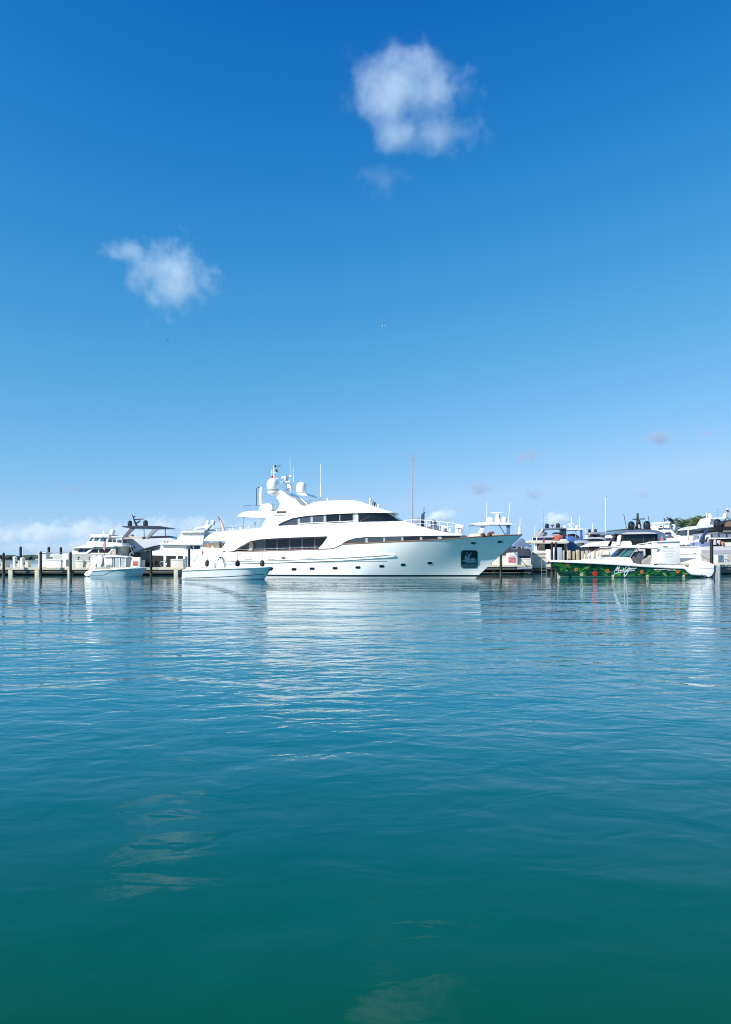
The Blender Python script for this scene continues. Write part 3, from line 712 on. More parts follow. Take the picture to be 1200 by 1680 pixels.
# ensign furled on a raked staff at the aft rail
E = Thing('ensign_flag', 'orange and red ensign hanging furled from a raked staff above the yacht stern', 'flag', 365, 85.5, 13)
E.bar([(368.5, 873, 0), (358.6, 848, 0)], .05, 6); E.done('staff', mat('varnished_staff', (.12, .08, .05), .4))
E.prism([(360.6, 851), (362.6, 853), (366.4, 862), (368.6, 871), (365.4, 871.8), (363, 863)], -.1, .1); E.done('cloth', ORANGEF, bev=.04)
# fenders hanging from the side deck rail
fz = [(340.5, 929.5, 'grey-brown fender hanging nearest the yacht stern stairs'), (390.2, 930, 'black fender between the tender and yacht, beside the tender console'), (430.6, 929.5, 'black fender beside the tender bow, by the yacht first porthole')]
FD = None
for i, (px_, py_, lb) in enumerate(fz):
    if i == 0:
        T = Thing('boat_fender', lb, 'fender', px_, 79.5, 13, 'fenders hung along the yacht side')
        T.lathe(px_, [(py_, 1.2), (py_ - 1, 2.8), (py_ - 3, 3.5), (py_ - 7, 3.4), (py_ - 9, 2.6), (py_ - 10.6, 1.2), (py_ - 11.5, .5)], 0, 16); T.done('body', mat('charcoal_fender_cover', (.03, .027, .027), .85, bump=.4))
        T.bar([(px_, py_ - 11, 0), (px_ + .3, py_ - 24, .2)], .022, 5); T.done('rope', ROPE)
        FD = T; base = T.o.location.copy()
    else:
        Yd = 79.5 - (px_ - 340.5) / F * 79.5 * math.tan(R(13))
        dup(FD.o, ((px_ - 600) / F * Yd, Yd, -.0), label=lb, group='fenders hung along the yacht side')

# ---------------------------------------------------------------- tender moored against the yacht
T = Thing('tender', 'white open tender with thin hardtop and black outboards, moored against the yacht stern', 'motorboat', 372, 77.0, 6.0)
T.hull([(299.5, 935.8, 1.3), (330, 934.4, 1.38), (375, 932.8, 1.4), (410, 931.6, 1.3), (430, 930.9, 1.0), (441, 930.6, .6), (447, 930.6, .12)],
       [(298, 1.15), (350, 1.2), (390, 1.05), (412, .65), (424, .3), (431.5, .03)], zb=-.2, cols=44, rows=8, flare=1.3)
th = T.done('hull', hull_paint('tender_topsides', (.76, .775, .765), (.05, .055, .06), (.5, .55, .56), .02, .06), smooth=50); TT = T.bvh(th)
T.tube([Vector((x, -b, z)) for x, b, z in T.sheer_line], .085, 7); T.done('gunwale', WHITE)
T.strip(TT, [(303 + i * 6.9, 948.2 - (i / 20) ** 1.6 * 6.6) for i in range(21)], .5, .015); T.done('spray_rail', NAVY)
T.strip(TT, [(300, 937.8), (330, 936.6), (375, 935.2), (410, 934), (436, 932.8)], .25, .012); T.done('hull_seam', INKG)
T.prism([(303, 935), (306, 930.5), (330, 930), (333, 934)], -1.0, 1.0); T.done('aft_bench', WHITE, bev=.05)
T.prism([(355, 934), (356, 922), (361, 916), (364, 916.4), (367, 924), (368, 934)], -.5, .5); T.done('console', WHITE, bev=.05)
T.prism([(356, 921), (360.5, 913.5), (362.5, 913.5), (363, 917)], -.45, .45); T.done('windscreen', GLASSG)
T.prism([(343, 934), (343, 926), (345, 924), (351, 924), (352, 934)], -.6, .6); T.done('helm_seat', WHITE2, bev=.06)
T.prism([(338, 910.3), (340, 908.2), (365, 907.4), (389, 907.8), (391.5, 908.8), (389, 910), (365, 910.6)], -.8, .8); T.done('hardtop', WHITE, bev=.03)
for a, b in [((345, 910), (343, 930)), ((358, 910), (361, 920)), ((367, 910), (376, 931))]:
    for d in (-.6, .6): T.bar([(*a, d), (*b, d)], .025, 5); T.done('hardtop_post', WHITE2)
T.prism([(381, 933.5), (383, 929.8), (412, 929), (424, 930.6)], -.8, .8); T.done('bow_sunpad', WHITE2, bev=.06)
for i, d in enumerate((-.55, .25)):
    T.prism([(301.5 + i, 932), (304 + i * 3, 930), (312, 929.4), (319, 930.6), (323, 933.6), (319, 934.4), (303, 934.6)], d - .25, d + .3); ob = T.done('outboard_motor', mat('charcoal_motor_cover', (.07, .065, .07), .6), bev=.08)
    T.prism([(292, 939.5), (294, 935.5), (301, 932.5), (301, 940), (299, 943), (298.5, 948.5), (295, 948.5), (294.5, 943)], d - .12, d + .15); T.done('drive_leg', BLACKG, ob, bev=.04)
T.bar([(441, 933, -.3), (446, 935.3, -.1), (447.6, 933, 0), (446, 931, 0)], .09, 6); T.done('bow_roller', BLACKR)
M_ = Thing('mooring_line', 'white mooring line from tender bow up to the yacht side', 'rope', 447, 76.5, 0)
M_.bar([(447, 933, 0), (452, 929, 1.0), (458, 923.4, 2.2), (463.5, 917.5, 3.6)], .022, 5); M_.done('rope', ROPEW)

# ---------------------------------------------------------------- small centre console at the dock
C = Thing('centre_console_boat', 'pale blue centre console boat with white outboards and clear cockpit curtains', 'motorboat', 195, 88.2, 3.0)
C.hull([(152, 936.2, 1.15), (165, 935.4, 1.2), (180, 934.8, 1.22), (200, 933.4, 1.2), (220, 932.2, .95), (232, 931.8, .55), (241.5, 931.6, .04)],
       [(146, .95), (175, 1.0), (200, .85), (215, .45), (230, .03)], zb=-.15, cols=36, rows=8, flare=1.4)
ch_ = C.done('hull', hull_paint('pale_blue_topsides', (.40, .52, .56), (.38, .49, .53), (.28, .4, .45), .02, .05), smooth=50); CT = C.bvh(ch_)
C.tube([Vector((x, -b, z)) for x, b, z in C.sheer_line], .085, 7); C.done('gunwale', WHITE)
C.strip(CT, [(149, 944.4), (160, 944.5), (168, 944.2), (173, 942.6), (178, 940), (184, 937.8), (192, 936.6), (204, 935.4), (216, 934.3)], .28, .012); C.done('sheer_stripe', NAVY)
for i, (dx_, d) in enumerate(((0, -.55), (-9, .25))):
    C.prism([(157.5 + dx_, 915), (161 + dx_, 911), (166.5 + dx_, 911.4), (168.6 + dx_, 914.5), (168 + dx_, 922), (165.5 + dx_, 931), (159.5 + dx_, 931), (158.5 + dx_, 923)], d - .28, d + .28); ob = C.done('outboard_motor', WHITE, bev=.07)
    C.prism([(167 + dx_, 914), (169.2 + dx_, 916), (168.4 + dx_, 929), (166 + dx_, 930)], d - .2, d + .2); C.done('motor_mount', MIDG, ob)
    C.prism([(139.5 + dx_*.2, 943), (142.5 + dx_*.2, 938.4), (148 + dx_*.2, 935.2), (152 + dx_*.4, 929.5), (158.5 + dx_*.4, 930.5), (155, 936), (150, 940.5), (147, 944.5), (143, 945.6)], d - .12, d + .12); C.done('drive_leg', WHITE2, ob, bev=.04)
C.prism([(169, 913.2), (171, 911.6), (190, 911), (206, 912.2), (211, 914), (207, 914.8), (190, 913.6), (172, 914.6)], -.95, .95); C.done('hardtop', WHITE, bev=.03)
C.prism([(171, 914.6), (183.6, 914.3), (184.6, 921), (183, 931), (172.5, 931)], -.8, .8); C.done('leaning_post', WHITE2, bev=.03)
C.prism([(173.5, 931), (174.5, 926.8), (180, 926), (182.6, 928), (182, 931)], -.85, -.8); C.done('speaker_panel', MIDG)
C.prism([(188, 914.4), (205.5, 914.4), (207.5, 919), (206, 930.6), (187, 930.6)], -.8, .8); C.done('clear_curtain', CURTAIN)
for a in (187.3, 197, 206.6): C.bar([(a, 914, -.84), (a - .3, 931, -.84)], .03, 5); C.done('curtain_post', WHITE2)
C.prism([(184, 914.4), (187, 914.4), (186.6, 930), (183.8, 930)], -.3, .5); C.done('helm_shade', BROWN)

# ---------------------------------------------------------------- docks
def dock(label, px0, px1, Yf, wid, ztop, piers, beams=True, shaded=False):
    D = Thing('dock', label, 'dock', px0, Yf, 0)
    L = (px1 - px0) * Yf / F
    def blk(x0, x1, y0, y1, z0, z1):
        c = [Vector((x, y, z)) for x, y, z in ((x0, y0, z1), (x1, y0, z1), (x1, y0, z0), (x0, y0, z0))]
        D.poly3(c, [Vector((p.x, y1, p.z)) for p in c])
    n = max(1, int(L / 6)); 
    for i in range(n): blk(L * i / n + .012, L * (i + 1) / n - .012, 0, wid, ztop - .30, ztop)
    D.done('deck', CONC, bev=.02)
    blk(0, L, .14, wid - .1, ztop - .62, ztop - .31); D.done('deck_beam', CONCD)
    blk(0, L, wid - .4, wid - .3, -.6, ztop - .63); D.done('underdeck_dark_sheet', mat('underdeck_black', (.012, .013, .013), .6, var=.4, scale=4))  # added black sheet that paints in the darkness under the deck
    for px in piers:
        x = (px - px0) * Yf / F
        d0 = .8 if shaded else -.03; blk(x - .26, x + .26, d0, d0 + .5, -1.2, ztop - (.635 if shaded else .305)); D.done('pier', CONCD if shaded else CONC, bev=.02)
    if beams:
        blk(0, L, .5, .62, .20, .30); D.done('low_rail', WOODP)
    return D
dock('pale concrete dock on square piers running behind the small boats and yacht stern', -60, 420, 94.0, 3.0, .97, [-28, 17.5, 60.8, 114.5, 176, 289, 350])
PILEM = hull_paint('wrapped_piling_with_tide_band', (.006, .006, .008), (.045, .042, .03), (.02, .03, .02), .06, .34, rough=.65, var=.4, coat=0.0)
def piling(lb, px, ytop, Yp, r=2.05):
    G = Thing('mooring_piling', lb, 'piling', px, Yp, 0, 'black mooring pilings')
    yw = HZ + CAMH * F / Yp
    G.lathe(px, [(yw + 14, r), (yw - 4, r * 1.02), ((yw + ytop) / 2, r * .97), (ytop + 3.4, r * .96), (ytop + 3.3, r * 1.15), (ytop + 2.4, r * 1.1), (ytop, .3)], 0, 14)
    G.done('post', PILEM, smooth=50)
    return G
for lb, px, yt, Yp in [
    ('black piling nearest the photo left edge, standing before the pale dock', 6.3, 906.3, 92.6),
    ('tall black piling behind two round white posts on the dock', 34.2, 896.2, 98.6),
    ('black piling standing before the tall white dock cabinet', 67.2, 904.2, 92.6),
    ('black piling behind the white yacht foredeck, second last before its windows', 80.4, 896.6, 112),
    ('short black piling seen over the white yacht foredeck beside its windows', 100.2, 897.0, 120),
    ('black piling leaning before the white yacht pilothouse windows', 116.2, 904.6, 92.6),
    ('black piling between the pale blue boat bow and the bicycle', 248.2, 900.8, 91.5),
    ('black piling beside the long cream dock box by the yacht stern', 310.6, 898.6, 93.2)]:
    piling(lb, px, yt, Yp)
def dbox(lb, px0, y0, px1, y1, Yb, dep=.8, m=WHITE2, lid=True, name='dock_box', cat='dock box', group=None, taper=0.0):
    B = Thing(name, lb, cat, (px0 + px1) / 2, Yb, 0, group)
    h = y1 - y0
    if lid:
        B.prism([(px0 + .3, y0 + h * .16), (px1 - .3, y0 + h * .16), (px1 - .3 - taper, y1), (px0 + .3 + taper, y1)], 0, dep); B.done('body', m, bev=.025)
        B.prism([(px0, y0 + h * .15), (px0 + .5, y0 + .2), (px1 - .5, y0), (px1, y0 + h * .15)], -.05, dep + .05); B.done('lid', m, bev=.03)
    else:
        B.box(px0, y0, px1, y1, 0, dep); B.done('body', m, bev=.03)
    return B
dbox('cream dock box cut by the photo left edge', 2.2, 921.2, 9, 931.6, 94.4, 1.3, CREAM)
def whitepost(lb, px, y0, y1, r):
    W = Thing('pile_cap_post', lb, 'post', px, 94.7, 0)
    W.lathe(px, [(y1, r), (y0 + 3, r), (y0 + 2.8, r * 1.12), (y0 + 1, r * 1.1), (y0, r * .3)], 0, 18); W.done('post', WHITE2, smooth=40)
    W.prism([(px + r * .5, y0 + 9), (px + r * 1.1, y0 + 8.6), (px + r * 1.1, y0 + 11), (px + r * .5, y0 + 11.4)], -.16, .1); W.done('cleat', BLACKR)
whitepost('round white post cut off at the photo left edge', .6, 916.6, 931.4, 1.6)
whitepost('taller of two round white posts standing on the dock', 25, 912.8, 931.4, 3.2)
whitepost('shorter round white post beside a cream box on the dock', 37.4, 914.6, 931.4, 3.3)
dbox('small cream box between the two round white posts', 28.6, 919.8, 34.4, 930.6, 95.4, .8, CREAM)
dbox('cream dock box just beside the shorter round white post', 41.4, 919.8, 46.6, 931.2, 94.5, .9, CREAM)
H = Thing('dock_cabinet', 'tall white dock cabinet with grey side behind a black piling', 'cabinet', 68, 94.6, 0)
H.prism([(63, 907), (66, 906.4), (66, 931), (63, 931)], 0, 1.2); H.prism([(66.05, 906.4), (75.6, 907), (76, 930), (66.05, 931)], .03, 1.2); H.done('body', mat('weathered_white_panel', (.62, .61, .58), .5, var=.12))
H.prism([(62.4, 906.2), (76, 905.6), (76, 906.9), (62.4, 907)], -.1, 1.3); H.done('roof', WHITE2)
H.bar([(70, 906, .3), (70, 905, .3), (88, 907, .6)], .03, 5); H.done('conduit', ALU)
dbox('long white dock box lying before the white yacht bow', 76.2, 917.6, 101, 931.2, 94.4, 1.0, WHITE2)
K = Thing('power_pedestal', 'white dock power pedestal with a dark screened side panel', 'pedestal', 108, 94.5, 0)
K.prism([(102.4, 909), (106, 908), (112.6, 908.6), (113, 931), (102.4, 931)], 0, .9); K.done('body', WHITE2, bev=.02)
K.prism([(108.6, 918), (112.4, 918), (112.2, 929.4), (108.6, 929.6)], -.03, .02); K.done('screen', mat('dark_mesh_screen', (.10, .11, .10), .7, var=.3, scale=9))
dbox('tapered cream bin with a black tap fitting on top', 123.8, 919, 137.6, 931.2, 94.4, .9, CREAM, taper=1.2)
dbox('cream locker partly hidden behind the white outboards', 136.6, 919.4, 152, 931.2, 94.6, .9, CREAM)
for px, lb in ((128.6, 'short black hose tap on the tapered cream bin'), (146.6, 'brown hose tap on the cream locker')):
    tp = Thing('water_tap', lb, 'tap', px, 94.8, 0)
    tp.lathe(px, [(919.6, .9), (916, .8), (914.5, 1.1), (913.2, .4)], 0, 8); tp.bar([(px, 914.6, 0), (px + 2, 914, 0), (px + 2.4, 916, 0)], .05); tp.done('body', BLACKR if px < 140 else BROWN)
B = dbox('cream dock box behind the white pedestal with a red sign', 207, 919.4, 234.6, 931, 94.6, 1.1, CREAM)
S_ = Thing('sign_pedestal', 'white dock pedestal bearing a square red notice', 'pedestal', 223, 94.0, 0)
S_.prism([(216.4, 916), (217, 914.4), (229.4, 914), (230, 915.6), (230, 931), (216.4, 931)], 0, .45); S_.done('body', WHITE2, bev=.02)
S_.box(218, 920.8, 226.2, 927.8, -.03, .02); rs_ = S_.done('notice', mat('light_red_notice', (.72, .17, .13), .55))
S_.smudge(218.8, 225.4, 922.2, 1.3, -.05, 5); S_.done('printed_text', INKD, rs_); S_.smudge(219, 225.2, 926.2, 1.2, -.05, 6); S_.done('printed_text', INKD, rs_)
dbox('long cream dock box beside the black piling at the yacht stern', 280, 917, 301.4, 931, 94.4, .9, CREAM)
BK = Thing('bicycle', 'bicycle parked on the dock before a black hull', 'bicycle', 268, 95.0, 20)
for c in (266.4, 275):
    BK.tube([BK.S(266.4 if c < 270 else c, 925.2, 0) + Vector((math.cos(t / 14 * 2 * math.pi) * .33, 0, math.sin(t / 14 * 2 * math.pi) * .33)) for t in range(15)], .022, 5); BK.done('wheel', BLACKR if c > 270 else ALU)
BK.bar([(266.4, 925.2, 0), (268, 919.5, 0), (272.6, 920.2, 0), (275, 925.2, 0), (270.6, 925.4, 0), (268, 920, 0)], .025, 5); BK.bar([(270.6, 925.4, 0), (273, 918.6, 0)], .025, 5); BK.done('frame', CHROME)
BK.bar([(267.4, 917.8, -.2), (267.8, 918.4, 0), (267.4, 917.8, .2)], .025, 5); BK.done('handlebar', BLACKR)
BK.box(272, 917.9, 274.6, 918.7, -.07, .07); BK.done('saddle', BLACKR)
DV = Thing('davit', 'polished davit frame topped with a small dark blue pennant', 'davit', 217, 99.0, 0)
DV.bar([(219.6, 910, 0), (214.8, 899, 0), (213.8, 897.2, 0), (217, 895.8, 0), (221.4, 901.6, 0)], .07, 6); DV.bar([(218, 905, 0), (214, 909, 0), (213, 914, 0)], .08, 6); DV.done('frame', CHROME)
DV.prism([(215.2, 895.8), (216.6, 891.2), (218, 895.6)], -.05, .05); DV.done('pennant', BLUEF)

# ---------------------------------------------------------------- white motor yacht with raked pilothouse
A = Thing('motor_yacht', 'white motor yacht with raked pilothouse windows and one white dome, moored behind the dock', 'yacht', 150, 105.0, 0)
A.hull([(198, 908.4, 2.5), (150, 908.6, 2.6), (120, 908.8, 2.5), (100, 909.2, 2.0), (86, 910.6, 1.2), (74, 912.6, .05)], [(198, 2.3), (140, 2.2), (110, 1.5), (95, .7), (84, .05)], zb=-.3, cols=30, rows=8)
A.done('hull', hull_paint('white_motor_yacht_hull', (.56, .55, .51), (.02, .02, .03), (.1, .1, .12), .1, .35))
A.rail([(76, 908.8), (86, 907.6), (98, 907), (112, 906.2)], 4, -.9, .025); A.done('pulpit_rail', CHROME)
A.prism([(78, 913.6), (84, 909.8), (91, 909.2), (102, 909.4), (103, 914)], -1.2, 1.2); A.done('foredeck_trunk', WHITE, bev=.08)
A.prism([(114, 909.5), (117, 906.5), (121.5, 900), (128, 897.6), (197, 896.6), (197, 909.5)], -2.3, 2.3, lean=.1); ah = A.done('deckhouse', CREAM, bev=.04); AT = A.bvh(ah)
for pl, m_ in (([(117.6, 905.8), (121.8, 900.3), (130, 900.1), (127, 905.9)], GLASSB), ([(128, 905.9), (131, 900.1), (139, 900), (136, 906)], GLASSB), ([(137, 906), (140, 900), (149, 900), (141, 906.2)], GLASSB),
               ([(146, 906.6), (152.8, 901), (161, 901), (161, 906.7)], GLASS), ([(163, 906.7), (163, 900.8), (182.5, 900.6), (177.6, 906.8)], GLASS)):
    A.decal(AT, pl, .03, .03); A.done('cabin_window', m_)
A.decal(AT, [(136.5, 909.2), (141.5, 909.2), (155.5, 899.6), (151, 899)], .16, .12); A.done('raked_pillar', WHITE)
A.decal(AT, [(177, 909), (179.6, 909), (188, 897.6), (185.6, 897.6)], .12, .1); A.done('raked_pillar', WHITE)
A.prism([(186, 898), (197.5, 898), (197.5, 909), (183, 909)], -2.34, -2.2); A.done('cockpit_bulkhead', VINYL)
A.prism([(190.6, 899.4), (193.4, 899), (193.4, 908.6), (190, 908.6)], -2.37, -2.3); A.done('cockpit_door', DARKC)
A.prism([(116.5, 899.8), (130, 896.2), (143, 893.6), (156, 891.4), (186, 891.2), (201, 893), (201.5, 896.6), (186, 897.4), (158, 897.2), (148, 899.4), (128, 899.6)], -2.6, 2.6, lean=.12); A.done('flybridge_deck', WHITE, bev=.06)
A.prism([(141.4, 893.5), (143, 889), (148.4, 881.6), (178, 881.6), (176, 889.5), (200, 890.5), (200, 893.5)], -1.9, 1.9, lean=.12); af = A.done('pilothouse', WHITE, bev=.04); FT_ = A.bvh(af)
for pl in ([(145.4, 887.6), (149.2, 882), (153.6, 882), (150, 887.6)], [(153.2, 887.7), (157, 882), (164.4, 882), (160.6, 887.7)], [(163.4, 888.2), (167, 882), (175, 882), (174, 888.4)]):
    A.decal(FT_, pl, .03, .03); A.done('pilothouse_window', mat('teal_grey_window', (.05, .12, .17), .05, var=.3))
A.prism([(147.6, 879.6), (149.4, 877), (162, 876.2), (179, 876.8), (180, 880.4), (178, 881.8), (148.6, 881.8)], -2.0, 2.0); A.done('pilothouse_roof', WHITE, bev=.05)
A.prism([(178, 879.4), (202, 880.2), (202, 881.8), (178, 881.6)], -1.8, 1.8); A.done('aft_hardtop', WHITE, bev=.03)
for x in (184, 191, 200): A.bar([(x, 881.6, -1.7), (x + 1, 890.8, -1.7)], .05); A.done('hardtop_post', WHITE2)
A.prism([(180, 890.6), (181, 886.6), (196, 886.2), (198, 890.6)], -1.5, 1.2); A.done('flybridge_seating', mat('slate_cushion', (.09, .11, .15), .7), bev=.05)
A.domeshape(185, 877.2, 868.4, 4.4, -.6, 20); A.done('satellite_dome', mat('aged_cream_dome', (.68, .66, .58), .35))
A.domeshape(171.4, 877, 871.2, 1.4, -.4, 12); A.done('gps_dome', WHITE)
A.bar([(174.6, 877, -.3), (174.3, 861, -.3)], .03, 5); A.done('whip_antenna', WHITE2)
# its flag
US = Thing('ensign_flag', 'red and white striped flag with blue corner hanging before the raked pilothouse', 'flag', 171, 101.5, 0)
stripes = bpy.data.materials.new('striped_flag_cloth'); stripes.use_nodes = True
_t = stripes.node_tree; _b = _t.nodes['Principled BSDF']; _tc = _t.nodes.new('ShaderNodeTexCoord'); _w = _t.nodes.new('ShaderNodeTexWave'); _w.bands_direction = 'X'; _w.inputs['Scale'].default_value = 5.0; _w.inputs['Distortion'].default_value = 1.2
_m = _t.nodes.new('ShaderNodeMix'); _m.data_type = 'RGBA'; _m.inputs['A'].default_value = (.5, .03, .05, 1); _m.inputs['B'].default_value = (.62, .55, .53, 1)
_t.links.new(_tc.outputs['Object'], _w.inputs['Vector']); _t.links.new(_w.outputs['Fac'], _m.inputs['Factor']); _t.links.new(_m.outputs['Result'], _b.inputs['Base Color']); _b.inputs['Roughness'].default_value = .85
US.prism([(169.4, 884), (171.5, 883.6), (174.4, 891), (173.6, 897), (172.6, 903), (170.6, 902.6), (168.4, 898), (170, 891)], -.06, .06); US.done('cloth', stripes, bev=.02)
US.prism([(169.6, 883), (172.6, 882.4), (173.2, 887.6), (170, 888)], -.09, .09); US.done('canton', BLUEF)
US.bar([(170, 880, .1), (172, 912, .1)], .03, 5); US.done('staff', TEAK)

# ---------------------------------------------------------------- grey flybridge yacht with dark hardtop
G = Thing('flybridge_yacht', 'silver grey flybridge yacht with black hardtop and two black domes', 'yacht', 240, 109.0, 0)
G.prism([(196, 911), (198, 906.5), (262, 904.5), (300, 902), (300, 938), (200, 938)], -2.7, 2.7); G.done('hull', BLACKG, bev=.1)
G.prism([(195, 889), (199, 885), (213, 883.6), (235, 884.6), (247, 883.2), (279, 882.2), (287, 884.6), (300, 889), (300, 897), (262, 897), (246, 902.4), (237, 906.4), (221, 906.4), (215, 903.6), (222, 899.6), (221, 896.6), (196, 895.4)], -2.5, 2.5, lean=.1); gb = G.done('superstructure', GREYG, bev=.05); GT = G.bvh(gb)
G.decal(GT, [(226, 904), (238, 899.6), (250, 896.4), (264, 893.6), (262, 896.4), (249, 901), (238, 905)], .03, .03); G.done('side_window', GLASS)
G.prism([(197, 895.5), (221, 896.5), (214, 904), (218, 911), (198, 911)], -2.0, 2.0); G.done('cockpit', DARKC)
G.box(203.5, 897, 204.3, 910, -2.1, -2.0); G.done('cockpit_door_frame', ALU)
G.prism([(200, 884.5), (201.5, 880.4), (214, 879.8), (233, 880.6), (235, 885)], -1.8, 1.6); G.done('flybridge_sofa', VINYL, bev=.06)
G.prism([(209, 880.4), (213, 877), (217, 876.6), (217.6, 880.6)], -1.2, -.4); G.done('flybridge_cushion', TAUPE, bev=.05)
G.prism([(240, 884.4), (247.6, 879.8), (277, 878.9), (281, 882.8), (247, 884.6)], -2.2, 2.2, lean=.1); G.done('flybridge_windscreen', mat('purple_tinted_screen', (.03, .022, .045), .08), bev=.04)
G.prism([(199, 863.6), (207, 862.8), (235, 862.3), (262, 862.9), (277.4, 865.4), (276.4, 866.6), (256, 867.2), (235, 866.6), (215, 866.8), (200, 864.8)], -2.0, 2.0); G.done('hardtop', mat('dark_blue_grey_hardtop', (.035, .042, .06), .3, coat=.4), bev=.04)
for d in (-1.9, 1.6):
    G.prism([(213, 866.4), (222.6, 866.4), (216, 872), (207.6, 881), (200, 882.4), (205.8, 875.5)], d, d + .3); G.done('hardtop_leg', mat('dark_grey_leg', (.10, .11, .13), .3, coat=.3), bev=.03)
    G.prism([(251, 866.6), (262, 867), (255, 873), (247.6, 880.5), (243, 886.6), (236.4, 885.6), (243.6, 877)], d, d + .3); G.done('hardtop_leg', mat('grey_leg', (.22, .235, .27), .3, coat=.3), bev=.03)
for a in (236.5, 271.4): G.bar([(a, 866.6, -1.5), (a + .6, 883, -1.5)], .05); G.done('hardtop_pole', BLACKR)
for a, b, h, r in ((213.5, 862.8, 8.8, 3.7), (239.2, 862.8, 9.4, 4.0)):
    G.domeshape(a, b, b - h, r, -.4, 20, .9); G.done('satellite_dome', BLACKG)
G.bar([(224.8, 862.8, 0), (221.5, 856, 0), (219.4, 849.6, 0), (217.4, 844.4, 0)], .16, 6, .05); gm_ = G.done('radar_mast', BLACKR)
G.prism([(220, 851.4), (235.6, 850.8), (235.6, 852), (220.6, 853)], -.2, .2); G.prism([(223, 857.6), (230, 853.6), (229.6, 855.8), (225, 858.8)], -.15, .15); G.prism([(218.6, 847.4), (222, 846.6), (222, 848.2), (219, 849)], -.1, .1); G.done('open_array_radar', BLACKR, gm_, bev=.02)
for a in (270.8, 275.4): G.lathe(a, [(890.4, .4), (889.6, 1.1), (888.6, 1.1), (887.8, .4)], -2.5, 10)
G.done('deck_light', BLACKR)
G.rail([(219, 906.6), (228, 904.8), (238, 903.6), (247, 902.8)], 4.6, -2.65, .05); G.done('side_rail', CHROME)
# ---------------------------------------------------------------- white yacht with covered windscreens
W = Thing('flybridge_yacht', 'white flybridge yacht with white covered windscreens and twin white domes on its arch', 'yacht', 295, 103.5, 0)
W.prism([(249, 904), (262, 902.6), (306, 903.4), (311, 902), (340, 900), (340, 938), (272, 938), (262, 926), (250, 911)], -2.6, 3.4, lean=.03); W.done('hull', WHITE, bev=.08)
W.prism([(251, 911.2), (302, 912.2), (302, 938), (252, 938)], -2.66, -2.5); W.done('dark_hull_sheet', DARKC)  # flat dark sheet laid over the lower hull
for a, b in ((268.6, 273), (289, 292), (300.6, 304.4)): W.box(a, 911.6, b, 930, -2.72, -2.6); W.done('fender_board', WHITE2)
W.prism([(261, 903.4), (265.6, 894.4), (308, 894.6), (316, 893), (333, 893.5), (336, 904.4)], -2.2, 3.0, lean=.12); wh_ = W.done('deckhouse', WHITE, bev=.05); WT = W.bvh(wh_)
W.decal(WT, [(264, 902.4), (268, 895.6), (285, 895.4), (304.6, 896), (302, 903)], .05, .04, seg=2); W.done('windscreen_cover', WHITE2)
for a in (262, 271): W.bar([(a, 906.5, -2.35), (a + 4, 900.8, -2.35)], .05); W.done('wiper', MIDG)
for pl in ([(311.6, 895.4), (316, 895.2), (317.4, 902.8), (313.6, 900)], [(318.6, 895.4), (328.6, 895.4), (328.4, 904), (319.2, 903.6)]):
    W.decal(WT, pl, .04, .03); W.done('side_window', GLASSB)
W.decal(WT, [(306.5, 897.5), (309.6, 894.8), (313, 900), (309, 904), (304.5, 903.5)], .06, .04); W.done('side_panel', mat('grey_side_panel', (.28, .30, .33), .4))  # plain grey plate on the deckhouse side
W.prism([(260.6, 892.2), (266, 890.3), (288, 889.6), (312, 890.4), (333, 891), (333, 894.4), (306, 894.6), (262, 893.6)], -2.6, 3.2); W.done('flybridge_deck', WHITE, bev=.06)
W.prism([(286.6, 890.4), (291.6, 885), (334, 884.6), (334, 891)], -2.0, 2.4, lean=.1); W.done('flybridge_coaming', WHITE, bev=.06)
W.prism([(290, 884.8), (298.8, 874), (335, 873.6), (334, 884.8)], -1.8, 2.2, lean=.08); wc = W.done('flybridge_enclosure', mat('white_canvas_enclosure', (.74, .73, .69), .6, var=.06, bump=.5, bscale=1.5)); WC = W.bvh(wc)
W.prism([(295, 873.8), (298.6, 870.8), (335, 870), (336.4, 873.8)], -2.1, 2.5); W.done('hardtop', WHITE, bev=.05)
for a, b in (((308, 883.5), (307.4, 881)), ((323.4, 884.6), (321.4, 879)), ((313, 880.6), (315, 878))): W.strip(WC, [a, b], .25, .05)
W.done('enclosure_straps', TAUPE)
W.prism([(305, 870.6), (306, 869.4), (318, 869.2), (318, 870.6)], -.6, .6); W.done('roof_hatch', MIDG)
W.prism([(318.5, 870.6), (321, 866), (331, 864), (341, 860.4), (347, 861), (345, 864), (340, 869.5), (336, 870.6), (338, 865.6), (328, 868)], -.5, .5); W.done('radar_arch', WHITE, bev=.04)
W.prism([(320, 866.6), (331.4, 864.6), (331.6, 866.2), (320.4, 868)], -.7, -.5); W.done('open_array_radar', WHITE2, bev=.02)
for a, b in ((341.4, 861.6), (350, 861.2)):
    W.domeshape(a, b, b - 8, 3.5, -.2, 20); W.done('satellite_dome', WHITE)
W.box(337.4, 868.8, 351, 870, -.8, .8); W.done('arch_spreader', BLACKR)
W.bar([(327.4, 868, -.3), (327, 851, -.3)], .03, 5); W.done('whip_antenna', WHITE2)

